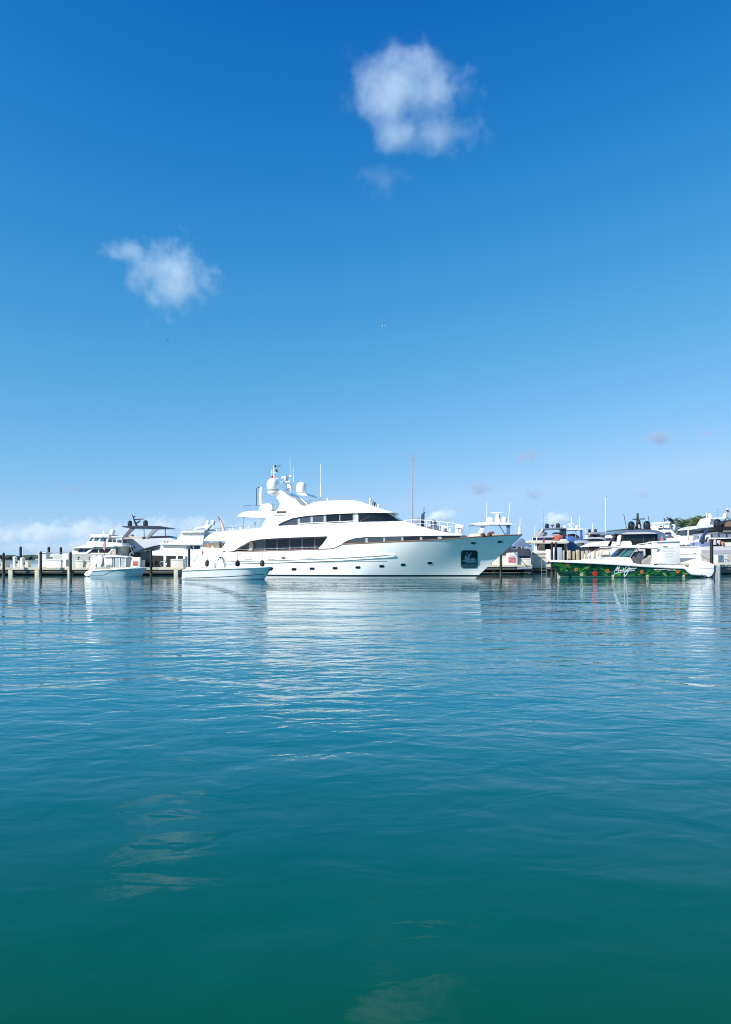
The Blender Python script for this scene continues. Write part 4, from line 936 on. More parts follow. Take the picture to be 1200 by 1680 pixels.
# ---------------------------------------------------------------- vessels seen beyond the yacht foredeck
BM = Thing('motor_yacht', 'dark blue-grey yacht whose mast and dome show above the big yacht foredeck', 'yacht', 700, 108, 0)
BM.prism([(672, 878), (674, 869), (684, 864), (722, 863), (735, 868), (738, 878)], -2, 2.4); BM.done('deckhouse', mat('slate_grey_house', (.13, .16, .22), .4), bev=.05)
BM.prism([(660, 925), (662, 884), (672, 876), (745, 876), (752, 925)], -2.5, 2.5); BM.prism([(661, 940), (660, 924), (752, 924), (750, 940)], -2.4, 2.4); BM.done('hull', WHITE2)
BM.prism([(672, 866), (674, 856), (680, 849), (689, 849), (690, 857), (686, 866)], -1, 1); BM.done('flybridge', mat('blue_grey_panel', (.30, .34, .42), .4), bev=.05)
BM.prism([(690.6, 865), (691.4, 846), (693, 842), (697, 842), (697, 848), (696, 865)], -.3, .3); BM.bar([(695.4, 844, 0), (696.2, 832, 0)], .05, 6); BM.bar([(692, 844.4, 0), (698, 840.4, 0)], .09); BM.done('mast', mat('navy_grey_mast', (.05, .07, .12), .4), bev=.03)
BM.domeshape(711.6, 866.4, 852.4, 5.2, .2, 20); BM.done('satellite_dome', mat('navy_dome', (.04, .06, .11), .2, coat=.5))
BM.prism([(700, 865.6), (702, 862), (707, 861), (707, 866)], -.6, .6); BM.done('deck_locker', WHITE2)
TM = Thing('light_mast', 'tall thin grey mast with a small cross head, standing behind the big yacht wheelhouse', 'mast', 676.7, 101, 0)
TM.bar([(676.7, 946, 0), (676.8, 860, 0), (676.9, 800, 0), (677, 754, 0)], .115, 8, .07); TM.done('pole', ALU)
TM.bar([(673.8, 756.4, 0), (675.6, 754.6, 0), (679, 755, 0), (680, 756, 0)], .06); TM.bar([(677, 755, 0), (677.2, 746, 0)], .05); TM.bar([(675.8, 746.6, 0), (678.6, 746, 0)], .06); TM.done('wind_sensor', ALU)

WB = Thing('flybridge_yacht', 'white flybridge cruiser with twin white domes and radar, half hidden by the big bow', 'yacht', 810, 104, 0)
WB.prism([(770, 936), (772, 890), (778, 880), (830, 877), (838, 880), (840, 936)], -2.4, 3); WB.done('hull', mat('dark_navy_hull', (.05, .06, .08), .3), bev=.08)  # one even dark navy over the hull
WB.prism([(775, 882), (776, 875.4), (790, 874.6), (812, 876.6), (840, 877.6), (841, 882)], -2.3, 2.6); WB.done('flybridge_coaming', VINYL, bev=.05)
WB.prism([(775, 860), (777, 858.2), (790, 856.8), (815, 856.4), (838, 857.8), (843.6, 860.2), (842.6, 861.4), (828, 861.4), (806, 861), (796, 862.4), (780, 861.8)], -2.1, 2.3); WB.done('hardtop', WHITE, bev=.06)
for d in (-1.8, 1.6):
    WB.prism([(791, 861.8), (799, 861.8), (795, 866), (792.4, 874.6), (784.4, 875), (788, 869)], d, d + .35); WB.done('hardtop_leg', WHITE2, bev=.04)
    WB.prism([(831.4, 861), (838, 861), (837.4, 868), (837, 878), (829.6, 878), (832, 870)], d, d + .35); WB.done('hardtop_leg', mat('dark_blue_leg', (.10, .17, .36), .35), bev=.04)  # white leg forward, dark blue leg aft
WB.bar([(819, 861.6, -1.9), (824, 869, -1.9), (829.6, 878, -1.9)], .05); WB.done('brace', BLACKR)
for a in (804.3, 827.4):
    WB.domeshape(a, 857.4, 847.7, 4.6, 0, 22); WB.done('satellite_dome', WHITE)
WB.prism([(812.6, 857), (814.6, 846), (818.6, 846), (820.6, 857)], -.4, .4); WB.lathe(816.6, [(847.4, 3.2), (844, 3), (842.4, 1.4)], 0, 12); mm = WB.done('radar_mast', WHITE2, bev=.02)
WB.prism([(805.8, 840.4), (824.6, 839.8), (824.8, 841.6), (806, 842.2)], -.2, .2); WB.done('open_array_radar', WHITE, mm, bev=.02)
WB.prism([(818, 844), (819.4, 843.4), (821.6, 849.4), (819.6, 849)], -.05, .05); WB.done('pennant', BLUEF, mm)
WB.bar([(798.8, 857, -.5), (799.4, 824, -.5)], .035); WB.done('whip_antenna', WHITE2)
WB.bar([(834, 858, -.5), (837.4, 824, -.5)], .035); WB.done('whip_antenna', WHITE2)
WB.bar([(770.2, 872, 0), (771.6, 866, 0), (769.6, 863.6, 0)], .05); WB.done('deck_lamp', ALU)
FB = None
for i, (px, lb) in enumerate([(793, 'dark rope coil lying first on the big yacht bow rail'), (803.4, 'dark rope coil lying on the bow rail nearer the stem')]):
    if FB is None:
        FB = Thing('rope_coil', lb, 'rope', px, 79.0, 0, 'dark coils on the yacht bow')
        FB.lathe(px, [(880.6, 3.6), (877.6, 4.1), (875.4, 3), (874.4, 1)], 0, 14); FB.done('coil', mat('dark_brown_rope', (.06, .04, .035), .9, bump=.6, bscale=8))
    else: dup(FB.o, ((px - 600) / F * 78.6, 78.6, .02), label=lb, group='dark coils on the yacht bow')

BC = Thing('covered_boat', 'boat under slate blue canvas covers just beyond the big yacht stem', 'motorboat', 855, 112, 0)
BC.prism([(826, 938), (826, 900), (868, 900), (874, 938)], -2, 3); BC.done('hull', mat('dark_slate_hull', (.05, .06, .085), .5), bev=.06)  # one even dark slate over the hull
BC.prism([(842, 897), (846, 889), (852, 885), (857, 883), (862, 886), (863.4, 891), (872, 894), (874, 897), (858, 899.4)], -1.6, 2.6); BC.done('canvas_cover', CANVASG, bev=.15)
BC.prism([(837, 894), (840, 893.6), (845, 903), (846, 912), (842, 908)], -1.8, -1.4); BC.prism([(850, 915), (850, 905), (855, 903), (859, 908), (860, 915)], -1.9, -1.2); BC.done('folded_cover', CANVAS, bev=.1)
for a in (848.6, 856.4): BC.bar([(a, 897, -1.7), (a + .4, 913, -1.7)], .09, 6); BC.done('cover_pole', WOODP)
BC.prism([(860, 900), (864, 896), (874, 899), (874, 912), (862, 913)], -1.8, 2.4); BC.done('side_curtain', mat('grey_blue_curtain', (.22, .26, .36), .7, var=.3, scale=2), bev=.08)

# ---------------------------------------------------------------- dock at the bow
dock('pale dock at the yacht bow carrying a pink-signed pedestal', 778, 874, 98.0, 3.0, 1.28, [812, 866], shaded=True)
piling('black piling rising from the water just under the big yacht stem', 822, 905, 96.4, 2.0)
dbox('cream dock box under the yacht stem, beside the pink-signed pedestal', 809, 911.6, 832, 926.6, 98.6, 1.0, CREAM)
PS = Thing('sign_pedestal', 'white dock pedestal bearing a faded pink sign', 'pedestal', 841, 98.2, 0)
PS.prism([(832, 908.4), (834, 907), (848.6, 906.2), (849.4, 908), (849.4, 926.7), (832, 926.7)], 0, .5); PS.done('body', WHITE2, bev=.02)
PS.box(834.2, 914, 846.8, 923.6, -.03, .02); ps = PS.done('notice', PINK)
PINKD = mat('dark_pink_lettering', (.42, .09, .13), .6)
PS.smudge(835.2, 845.6, 916.4, 2.0, -.05, 7); PS.done('printed_text', PINKD, ps); PS.smudge(835.4, 845.8, 920.8, 2.2, -.05, 7); PS.done('printed_text', PINKD, ps)
PS.smudge(835, 846.4, 910.6, 1.0, -.02, 10); PS.done('printed_text', INKG); PS.smudge(835, 846.2, 912.8, 1.0, -.02, 10); PS.done('printed_text', INKG)
dbox('low cream dock box between the pink-signed pedestal and the stern-on cruiser', 850, 915.6, 872, 926.7, 98.6, 1.0, CREAM)
mat_tube = Thing('fender_tube', 'long grey tube fender lying low along the dock edge', 'fender', 862, 97.6, 0)
mat_tube.tube([mat_tube.S(849, 933.2, 0), mat_tube.S(850.5, 933, 0), mat_tube.S(860, 932.6, 0), mat_tube.S(871, 932.2, 0), mat_tube.S(873, 932.2, 0)], .14, 10); mat_tube.done('body', mat('grey_blue_tube', (.22, .26, .34), .6))
ML = Thing('mooring_line', 'dark mooring lines running from the big yacht stem down to the dock edge', 'rope', 850, 97.5, 0)
ML.bar([(838, 896, -1), (846, 909, -.4), (858, 922, 0), (866, 931, 0)], .035, 5); ML.bar([(845, 906, -1), (853, 915, -.4), (864.6, 930.6, 0)], .035, 5); ML.done('rope', ROPE)

# ---------------------------------------------------------------- stern-on cruiser
K2 = Thing('motor_cruiser', 'cream motor cruiser moored stern-on, with coral seats on its flybridge and two black domes', 'yacht', 900, 114, 0)
K2.prism([(867, 919), (874, 906), (880, 903.6), (925, 903.6), (931, 908), (935, 919), (934, 941), (870, 941)], .8, 13, shrink=.3); K2.done('hull', hull_paint('cruiser_hull', (.70, .68, .60), (.015, .015, .02), (.05, .05, .06), .05, .2, rough=.3, coat=.4), bev=.08)
K2.prism([(866, 930), (872, 924.4), (909, 924.4), (936, 925), (936, 931.6), (866, 932)], -1.2, .9); K2.done('swim_platform', CREAM, bev=.05)
K2.prism([(872.8, 924.6), (874.6, 906.8), (879, 904.6), (897.6, 904.8), (897.6, 924.6)], .45, 1.2); tr = K2.done('transom', CREAM, bev=.04)
K2.smudge(884.6, 894.2, 914.7, 2.6, .42, 6); K2.done('boat_name', INKD, tr); K2.box(883.6, 912.8, 895.2, 916.6, .43, .47); K2.done('name_board', mat('pale_name_board', (.45, .44, .40), .5), tr)
K2.prism([(878, 908), (896, 907.4), (896, 910), (878, 910.4)], .40, .5); K2.done('transom_rail', TAUPE, tr)
K2.prism([(864, 924.4), (866.4, 911), (871, 905.6), (875, 905), (873.4, 924.4)], .2, 3); K2.done('side_steps', WHITE, bev=.1)
K2.lathe(874.8, [(911, 1), (910, 1.5), (908, 1.5), (906.8, .8)], .1, 10); K2.done('shore_power_reel', BROWN)
K2.prism([(897, 923), (897, 902.6), (898, 901), (903, 901), (904.4, 903), (904.4, 922)], .3, 1.1); K2.done('transom_gate', WHITE, bev=.06)
K2.prism([(881.6, 904.4), (883, 891), (929, 891), (930, 904.4)], 3.6, 4.2); K2.done('cockpit_bulkhead', DARKC)
K2.prism([(882.4, 903.6), (888, 891.6), (893.2, 891.6), (892.8, 903.6)], 2.2, 3.4); K2.done('cockpit_stairs', VINYL)
for y in (894.5, 897.5, 900.5): K2.bar([(885 - (y - 894.5) * .3, y, 2.15), (892.6, y, 2.15)], .035)
K2.done('stair_treads', TAUPE)
for a in (880, 929.6): K2.prism([(a - 1, 905), (a - .6, 890.6), (a + 1, 890.6), (a + 1.2, 905)], .9, 1.3); K2.done('overhang_post', WHITE2)
K2.prism([(870, 889.6), (873, 886.6), (908, 886.8), (919, 887.2), (921, 884.4), (929, 884.6), (933.4, 888.4), (935, 890.6), (930, 891.8), (873, 891.6)], .6, 9, shrink=.06); K2.done('flybridge_deck', CREAM, bev=.06)
K2.prism([(873.6, 881), (908.4, 880.2), (908, 881.4), (881.6, 881.8), (881.6, 886.4), (880, 886.4), (880, 881.8), (874.6, 882), (874.6, 887), (873.6, 887)], .72, .86); K2.done('flybridge_rail', WHITE)
K2.prism([(874.6, 882), (879.8, 881.8), (879.8, 886.8), (874.6, 887)], .75, .82); K2.done('flybridge_panel', GLASSB)
K2.prism([(881.8, 881.8), (907, 881.2), (906.4, 886.6), (881.8, 886.6)], .75, .82); K2.done('flybridge_panel', GLASSB)
K2.prism([(906.8, 880), (910, 878), (919.4, 877.6), (923.4, 879), (924, 886), (908, 886.4)], .9, 2.4); K2.done('flybridge_seat', CORAL, bev=.08)
K2.prism([(918, 882.4), (924, 881), (924.4, 886), (918, 886.4)], .8, 1); K2.done('seat_side', mat('dark_seat_side', (.09, .05, .045), .7))
K2.prism([(907, 876.6), (910, 873.4), (917, 873.2), (920, 876)], 3.6, 4.6); K2.done('helm_console', WHITE2, bev=.06)
K2.prism([(890.6, 880), (892.4, 879), (896, 872.4), (899, 874.4), (896.4, 880)], 3.2, 4.2); K2.done('helm_chair', WHITE2, bev=.05)
K2.prism([(882.6, 880.6), (885, 876.6), (892, 868.6), (895.4, 867.8), (894.6, 870.4), (889, 879), (887, 880.6)], 1.2, 4); K2.done('arch_leg', mat('taupe_arch_leg', (.33, .30, .28), .4), bev=.05)
K2.prism([(924, 883.6), (924.8, 877), (926.4, 867), (930, 867), (929.4, 875), (928.6, 884)], 1.2, 4); K2.done('arch_leg', mat('black_arch_leg', (.022, .026, .04), .3), bev=.05)
K2.prism([(891.4, 869), (893.4, 866.8), (918, 865.6), (924, 865), (930, 867), (930, 868.6), (921, 867.8), (894, 869.4)], 1.0, 4.4); K2.done('arch_top', mat('blue_grey_arch_top', (.15, .17, .21), .3), bev=.05)
for a, b in ((897.8, 866.6), (915.8, 866)):
    K2.domeshape(a, b, b - 7.8, 3.4, 1.8, 20, .9); K2.done('satellite_dome', BLACKG)
K2.lathe(907, [(866.4, .5), (862.4, .6)], 1.6, 8); K2.prism([(904.6, 861.6), (909.4, 860.4), (909.4, 862.6), (905, 863.4)], 1.5, 1.9); K2.done('night_camera', BLACKR, bev=.02)
K2.domeshape(889.6, 871.8, 867.4, 1.8, 1.0, 14); K2.done('gps_dome', WHITE)
K2.bar([(892, 868, 1.5), (891.8, 850, 1.5), (891.6, 833.4, 1.5)], .05, 5, .02); K2.done('whip_antenna', ALU)
EN = Thing('ensign_flag', 'small red flag hanging at the stern-on cream cruiser flybridge', 'flag', 892, 112.5, 0)
EN.prism([(891.4, 883.6), (894, 884), (894.4, 889), (891, 891.4), (890.8, 887)], -.05, .05); EN.done('cloth', RED, bev=.02); EN.bar([(893.4, 882, 0), (893, 904, 0)], .03, 5); EN.done('staff', CHROME)
LD = Thing('dock_ladder', 'thin steel ladder standing in the water before the cream cruiser transom', 'ladder', 893, 97.2, 0)
for a in (888.8, 896.6): LD.bar([(a, 914, 0), (a, 950, 0)], .028, 5)
for y in (924.4, 930.4, 936, 941): LD.bar([(888.8, y, 0), (896.6, y, 0)], .022, 5)
LD.done('frame', MIDG)

# ---------------------------------------------------------------- dock behind the painted boat, with its posts
dock('pale dock running behind the leaf-painted boat', 905, 1300, 99.0, 3.2, 1.28, [918, 960, 1010, 1060, 1130, 1180], beams=False)
for lb, px, yt in (('black piling beside the cream cruiser transom gate', 906, 889), ('black piling closest beside a grey dock cabinet', 912.4, 889)):
    piling(lb, px, yt, 97.8, 2.4)
OB = Thing('paddle_post', 'slim white paddle-shaped post between two black pilings', 'post', 909.2, 97.4, 0)
OB.lathe(909.2, [(922, .7), (911, .8), (908, 1.3), (901, 1.4), (898.4, .9), (897.6, .3)], 0, 10); OB.done('post', WHITE2)
dbox('grey-blue dock cabinet beside the black pilings', 916, 898, 922.6, 921, 100, .8, mat('grey_blue_cabinet', (.32, .37, .45), .4), lid=False, name='dock_cabinet', cat='cabinet')
dbox('narrow grey utility post beside the grey-blue dock cabinet', 923.6, 903, 926.6, 921, 100, .5, mat('grey_utility_box', (.34, .34, .34), .6), lid=False, name='utility_post', cat='post')
piling('thick black piling before the blue-canvas boat', 928, 892, 101, 2.4)
PP = None
for i, (px, y0, wd, lb) in enumerate([(934.4, 903, 2.5, 'pale timber post beside the thick black piling'), (942, 904.4, 1.6, 'slim pale timber post second from the thick black piling'), (948.6, 902, 2.4, 'broad pale timber post topped above its neighbours'),
                                      (956.4, 904, 2.2, 'pale timber post fourth from the thick black piling'), (963.4, 903.2, 1.9, 'pale timber post fifth from the thick black piling'), (968, 903.4, 1.4, 'slim pale timber post beside white dock bottles'), (976.6, 903, 1.6, 'pale timber post standing last toward the hardtop boat')]):
    q = Thing('timber_post', lb, 'post', px, 99.6, 0, 'pale timber posts along the dock')
    q.prism([(px - wd, y0 + .8), (px - wd + .4, y0), (px + wd - .4, y0), (px + wd, y0 + .8), (px + wd, 924), (px - wd, 924)], 0, wd * .16); q.done('post', WOODP, bev=.02)
for px, y0, r, lb in ((938, 909, 1.4, 'short dark bollard between the first pale timber posts'), (945.4, 910, 1.2, 'short dark bollard before the broad pale timber post'), (952.6, 909, 1.5, 'dark coiled hose hanging by the pale timber posts')):
    q = Thing('dock_bollard', lb, 'bollard', px, 100.2, 0); q.lathe(px, [(924, r), (y0 + 1, r), (y0, r * .6)], 0, 10); q.done('post', BROWN)
for px, y0, y1, lb in ((967, 907.4, 915, 'round white buoy hanging on the timber posts'), (981, 904, 912.6, 'white life-ring box beside the last pale timber post')):
    q = Thing('buoy', lb, 'buoy', px, 99.2, 0); q.lathe(px, [(y1, 1.2), (y1 - 2, 2.6), ((y0 + y1) / 2, 3), (y0 + 2, 2.4), (y0, .8)], 0, 14); q.done('body', WHITE)

# ---------------------------------------------------------------- far row of boats on the right
B1 = Thing('sport_fisher', 'blue-canvassed flybridge boat with a thin white hardtop and radar post', 'yacht', 944, 122, 0)
B1.prism([(924, 940), (926, 900), (936, 892), (958, 890), (966, 898), (966, 940)], -2, 3); B1.done('hull', mat('blue_grey_hull', (.16, .19, .26), .4), bev=.08)  # the hull's own blue-grey
B1.prism([(941, 893), (944, 887), (958, 886.4), (966, 887), (960, 894.6)], -2, 2.5); B1.done('deckhouse', mat('pale_blue_grey_house', (.36, .42, .50), .4), bev=.06)
B1.prism([(930, 868.2), (934, 867), (956, 867.2), (958.6, 868.4), (956, 869.6), (931, 869.8)], -2, 2); B1.done('hardtop', WHITE2, bev=.03)
B1.prism([(952.4, 884), (953.4, 870), (955.6, 869.6), (957, 886)], -1.8, -1.5); B1.done('canvas_panel', CANVAS)
for a in (931.4, 945): B1.bar([(a, 869.6, -1.7), (a, 885, -1.7)], .05); B1.done('hardtop_post', ALU)
B1.prism([(930, 886), (933, 881), (940, 879.4), (946, 882), (952, 884), (953, 889), (938, 890.4), (931, 890)], -1.9, 1.5); B1.done('canvas_cover', CANVAS, bev=.12)
B1.prism([(934, 878), (938, 875.6), (945, 876), (951, 880), (951.6, 884), (944, 883)], -1.2, 1.2); B1.done('helm_seat', mat('dark_wine_vinyl', (.06, .02, .03), .6), bev=.1)
B1.prism([(930, 890), (940, 889), (947, 900), (951, 903), (932, 904)], -2.05, -1.8); B1.done('aft_curtain', CANVASG, bev=.04)
B1.bar([(938.2, 868, 0), (938.2, 848.6, 0)], .14, 8, .07); ra = B1.done('radar_post', WHITE2)
B1.prism([(932, 859.4), (941, 858.6), (941, 860), (932, 860.6)], -.2, .2); B1.lathe(936.4, [(863.6, 2), (861.4, 2)], 0); B1.done('open_array_radar', WHITE, ra)
B1.domeshape(946.4, 867, 861.4, 2.6, 0, 16); B1.done('satellite_dome', WHITE)
B1.domeshape(926.6, 866.8, 862, 2.4, 0, 16); B1.done('satellite_dome', WHITE)
B1.bar([(951.2, 868, 0), (950.8, 847, 0)], .04, 5); B1.done('whip_antenna', WHITE2)
B2 = Thing('motor_yacht', 'silver yacht with two grey domes low and two small black domes high', 'yacht', 978, 132, 0)
B2.prism([(955, 938), (957, 896), (964, 890), (1000, 889), (1004, 938)], -2, 4); B2.done('hull', mat('slate_hull', (.10, .115, .15), .4), bev=.06)  # one even slate over the hull
B2.prism([(957.4, 896), (958, 890.6), (964, 888.4), (990, 888), (992, 892.6), (975, 893.6), (960, 894.4)], -2.2, 3); B2.done('deck', mat('pale_silver_deck', (.42, .44, .48), .4), bev=.06)
B2.prism([(959, 889), (963, 884.6), (975, 883.6), (988, 884.4), (1000, 887), (995, 889.4)], -1.9, 2.6); B2.done('windscreen_band', GLASS, bev=.06)
B2.prism([(961, 884.6), (968, 881.6), (985, 881), (1000, 885), (985, 885.6)], -1.8, 2.4); B2.done('brow', GREYG, bev=.05)
B2.prism([(968, 882), (969, 876), (978, 876), (979, 882)], -1, 1.6); B2.done('upper_helm', BLACKR, bev=.05)
B2.prism([(971, 875.6), (973, 873), (985, 872.6), (997, 875), (995, 876.8), (973, 876.6)], -1.8, 2.2); B2.done('hardtop', mat('grey_hardtop', (.22, .24, .29), .3), bev=.05)
B2.prism([(984, 882), (987, 876.4), (991, 876.6), (994, 884), (986, 884)], -1.4, 1.8); B2.done('side_wing', mat('slate_wing', (.13, .16, .23), .3), bev=.04)
for a, b, h, r, m_ in ((963.4, 884, 7, 3.6, GREYG), (981.2, 883.4, 7.6, 3.6, GREYG), (967.4, 873.4, 5.4, 2.4, BLACKG), (977.4, 873, 5.2, 2.4, BLACKG)):
    B2.domeshape(a, b, b - h, r, -.4, 18, .9); B2.done('satellite_dome', m_)
B2.bar([(967.6, 882, -.4), (967.6, 873, -.4)], .1); B2.bar([(977.4, 876, -.4), (977.4, 872.8, -.4)], .1); B2.done('dome_mounts', WHITE2)
B2.bar([(972.6, 875, 0), (972.4, 858.6, 0)], .05, 5); B2.done('whip_antenna', WHITE2)
SM = Thing('light_mast', 'tall white mast rising among the domed boats, with a small sensor head', 'mast', 993.6, 128, 0)
SM.bar([(993, 930, 0), (993.6, 870, 0), (994.4, 812, 0)], .13, 8, .07); SM.done('pole', mat('pale_grey_pole', (.55, .57, .58), .5)); SM.bar([(993.6, 814, 0), (995.2, 813.4, 0)], .12); SM.done('wind_sensor', ALU)
for px, y0, lb in ((961.6, 866, 'thin pole antenna between the blue-canvassed boat and the silver yacht'), (878, 862, 'faint thin mast beyond the covered boat')):
    q = Thing('light_mast', lb, 'mast', px, 150, 0); q.bar([(px, 930, 0), (px, y0, 0)], .09, 6, .05); q.done('pole', WHITE2)
B3 = Thing('express_cruiser', 'cream open cruiser with a slanted dark arch and beige cockpit seats', 'motorboat', 995, 108, 0)
B3.prism([(968, 938), (972, 905), (985, 903), (1024, 902), (1026, 938)], -2, 3); B3.done('hull', CREAM, bev=.06)
B3.prism([(967, 896.6), (975, 892.6), (990, 888.2), (1000, 887.8), (1014, 889), (1016, 896), (980, 896.6)], -2.1, 2.6); B3.done('upper_deck', WHITE2, bev=.05)
B3.prism([(984.4, 899.4), (986, 897.2), (1020, 896.4), (1020, 900)], -2.15, 2.5); B3.done('cockpit_brow', mat('pale_grey_brow', (.5, .5, .5), .4), bev=.04)
B3.prism([(964.6, 904), (967, 896.8), (976, 896.8), (977, 904)], -1.5, 2); B3.done('cockpit', DARKC)
B3.prism([(985.6, 911), (987, 901.4), (1007, 901), (1008, 912)], -2.3, -1.6); B3.done('cockpit_seat', VINYL, bev=.06)
B3.lathe(1005, [(910, 3.6), (903.4, 4), (901.6, 2.6)], -2.2, 16); B3.done('helm_seat', WHITE2)
B3.prism([(996.4, 896), (1002, 886), (1009, 878.4), (1013.4, 876.4), (1012.6, 878.6), (1006, 887), (1002.4, 896.2)], -2.1, -1.7); B3.done('arch_leg', mat('navy_grey_arch', (.05, .055, .085), .3), bev=.04)
B3.prism([(1004, 892), (1008, 884), (1013.4, 879), (1013.6, 892)], -1.7, 1.4); B3.done('side_screen', GLASSG)
B3.prism([(998, 882.6), (999, 878), (1008, 878), (1008, 883)], -.8, .8); B3.done('radar_pod', WHITE, bev=.08)
B3.prism([(990.6, 910), (992.2, 905), (999.6, 904.6), (1000, 910)], -2.5, -2.1); B3.done('deck_locker', WHITE2, bev=.04)
DY = Thing('flybridge_yacht', 'dark-glazed yacht with curved navy roof, two big black domes and a black mast', 'yacht', 1050, 106, 0)
DY.prism([(1012, 938), (1012, 900), (1018, 897), (1086, 893), (1092, 938)], -2.4, 6); DY.done('hull', mat('pale_grey_hull_side', (.45, .45, .45), .4), bev=.06)
DY.prism([(1021, 898), (1022.6, 876), (1082, 875), (1086, 880), (1084, 898)], -2.1, 6); DY.done('glazed_house', GLASS, bev=.05)
for a in (1022.4, 1056.4, 1074): DY.box(a - .5, 876, a + .5, 896, -2.16, -2.1); DY.done('window_post', mat('dark_grey_window_post', (.06, .06, .065), .4))
for c_, lb in ((1033, None), (1066, None)):
    DY.prism([(c_ - 4, 896), (c_ - 3, 890.6), (c_ - 1, 886), (c_ + 2, 886), (c_ + 4, 896)], -2.14, -2.1); DY.done('curtain', mat('dim_seat_behind_glass', (.035, .037, .042), .6))
DY.prism([(1015, 875.4), (1017.6, 872.4), (1027, 870), (1045, 868.6), (1067, 868.6), (1080, 870.4), (1089, 874), (1094, 880), (1094, 886.6), (1082, 886.6), (1080, 877), (1070, 875.8), (1022, 876.6)], -2.5, 6); DY.done('roof', mat('steel_blue_roof', (.10, .13, .20), .25, coat=.5), bev=.07)
DY.prism([(1018, 875.2), (1030, 873.2), (1060, 872.4), (1078, 874.4), (1077, 875.6), (1024, 876.6)], -2.56, -2.4); DY.done('roof_lip', GREYG)
DY.prism([(1080.6, 887), (1080, 879), (1088, 876.6), (1093, 880), (1093.4, 887)], -2.58, -2.5); DY.done('side_glass', mat('teal_blue_side_glass', (.06, .15, .24), .05, var=.4))
DY.prism([(1012.6, 893.6), (1014.4, 880), (1018.6, 876.6), (1020, 878), (1017, 894)], -2.3, -2); DY.done('front_frame', WHITE2)
for a, b, h, r in ((1036, 867.8, 12.6, 5.4), (1061.6, 867.4, 12.8, 5.7)):
    DY.domeshape(a, b, b - h, r, -.6, 24, .9); DY.done('satellite_dome', BLACKG)
DY.prism([(1044, 868.8), (1046.6, 857), (1047.2, 841.6), (1048.2, 841.6), (1048.8, 856), (1052.4, 860), (1053, 868.8)], -.3, .3); dm = DY.done('mast', BLACKR, bev=.02)
DY.prism([(1039.4, 851), (1058.6, 850.4), (1058.8, 852.2), (1039.4, 852.6)], -.2, .2); DY.done('open_array_radar', BLACKG, dm, bev=.02)
DY.domeshape(1048.6, 858, 853, 2.6, -.5, 16); DY.done('camera_ball', BLACKG, dm)
DY.prism([(1047, 866.6), (1047.6, 860), (1050.4, 860), (1051, 866.6)], -.36, -.3); DY.done('mast_light', GREYG, dm)
DY.bar([(1028.6, 869, -1), (1023.6, 843.4, -1)], .04, 5); DY.done('whip_antenna', BLACKR); DY.bar([(1067.4, 868, -1), (1063.6, 846.6, -1)], .04, 5); DY.done('whip_antenna', BLACKR)
DY.prism([(1028, 868.6), (1030, 867.4), (1045, 867.6), (1068, 867), (1070, 868.6)], -.9, .9); DY.done('dome_plinth', BLACKR)
EN2 = Thing('ensign_flag', 'small pink-red flag beside the navy-roofed yacht, above the white club hoarding', 'flag', 1086, 103, 0)
EN2.prism([(1086.4, 880.6), (1088.6, 884), (1088.8, 886.6), (1084, 886.8), (1084.8, 883.6)], -.05, .05); EN2.done('cloth', mat('pink_red_cloth', (.60, .13, .17), .8), bev=.02); EN2.bar([(1086.6, 878.6, .1), (1086.4, 892, .1)], .03, 5); EN2.done('staff', WHITE2)
# club hoarding
YC = Thing('club_sign', 'white panel lettered with a harbour yacht club name, behind the leaf-painted boat', 'sign', 1098, 96.5, 0)
YC.prism([(1078.6, 924.4), (1081, 916), (1084.6, 901), (1077, 900.6), (1077, 888.4), (1080, 887.8), (1116, 887), (1116, 923.6), (1096, 924.6)], 0, 1.6); yb_ = YC.done('panel', WHITE2, bev=.03)
YC.prism([(1076.4, 889), (1077.4, 887.6), (1116.4, 886.6), (1116.6, 888.6)], -.14, 1.7); YC.done('cap', WHITE, bev=.03)
YC.prism([(1079.6, 890.6), (1115.6, 889.2), (1115.6, 890.2), (1079.6, 891.6)], -.03, .02); YC.done('trim_line', mat('grey_trim_line', (.42, .42, .43), .5))
INK3 = mat('pale_grey_lettering', (.50, .51, .55), .6)
for tx, x, y, w_ in (('MIAMI', 1098, 899.6, 13.5), ('HARBOUR', 1098, 904, 19.5), ('YACHT', 1098, 908.2, 13.2), ('CLUB', 1098.5, 912.6, 10.6)):
    YC.lettering(tx, x, y, 2.3, -.01, INK3, yb_, wpx=w_)
RL = Thing('gangway', 'thin white handrailed gangway leaning down to the club panel', 'gangway', 1060, 97.5, 0)
RL.bar([(1045, 893.4, 0), (1060, 891.2, 0), (1077, 888.8, 0)], .06, 6); RL.bar([(1046, 896, 0), (1060, 894, 0), (1077, 892.6, 0)], .06, 6); RL.bar([(1058, 896, 0), (1066, 888.8, 0)], .05); RL.done('frame', WHITE)

# ---------------------------------------------------------------- white hull boat and yachts beyond
WH = Thing('motor_yacht', 'plain white hulled yacht lying between the club panel and the black-topped boat', 'yacht', 1133, 104, 0)
WH.prism([(1100, 897), (1116, 896.6), (1152, 895.4), (1152, 916), (1147, 921), (1140, 926), (1100, 926), (1100, 940), (1099, 940)], -2, 3); wq = WH.done('hull', WHITE2, bev=.05); WQ = WH.bvh(wq)
WH.decal(WQ, [(1116, 896.9), (1151.6, 895.8), (1151.6, 898), (1116, 898.6)], .05, .05); WH.done('gunwale_band', GREYG)
WH.decal(WQ, [(1116, 915.4), (1144, 915.2), (1147, 921.6), (1116, 922.6)], .04, .04); WH.done('boot_band', mat('slate_blue_band', (.17, .20, .30), .4))
WH.decal(WQ, [(1116, 909.4), (1151, 909), (1151, 909.5), (1116, 909.9)], .03, .03); WH.done('seam', INKG)
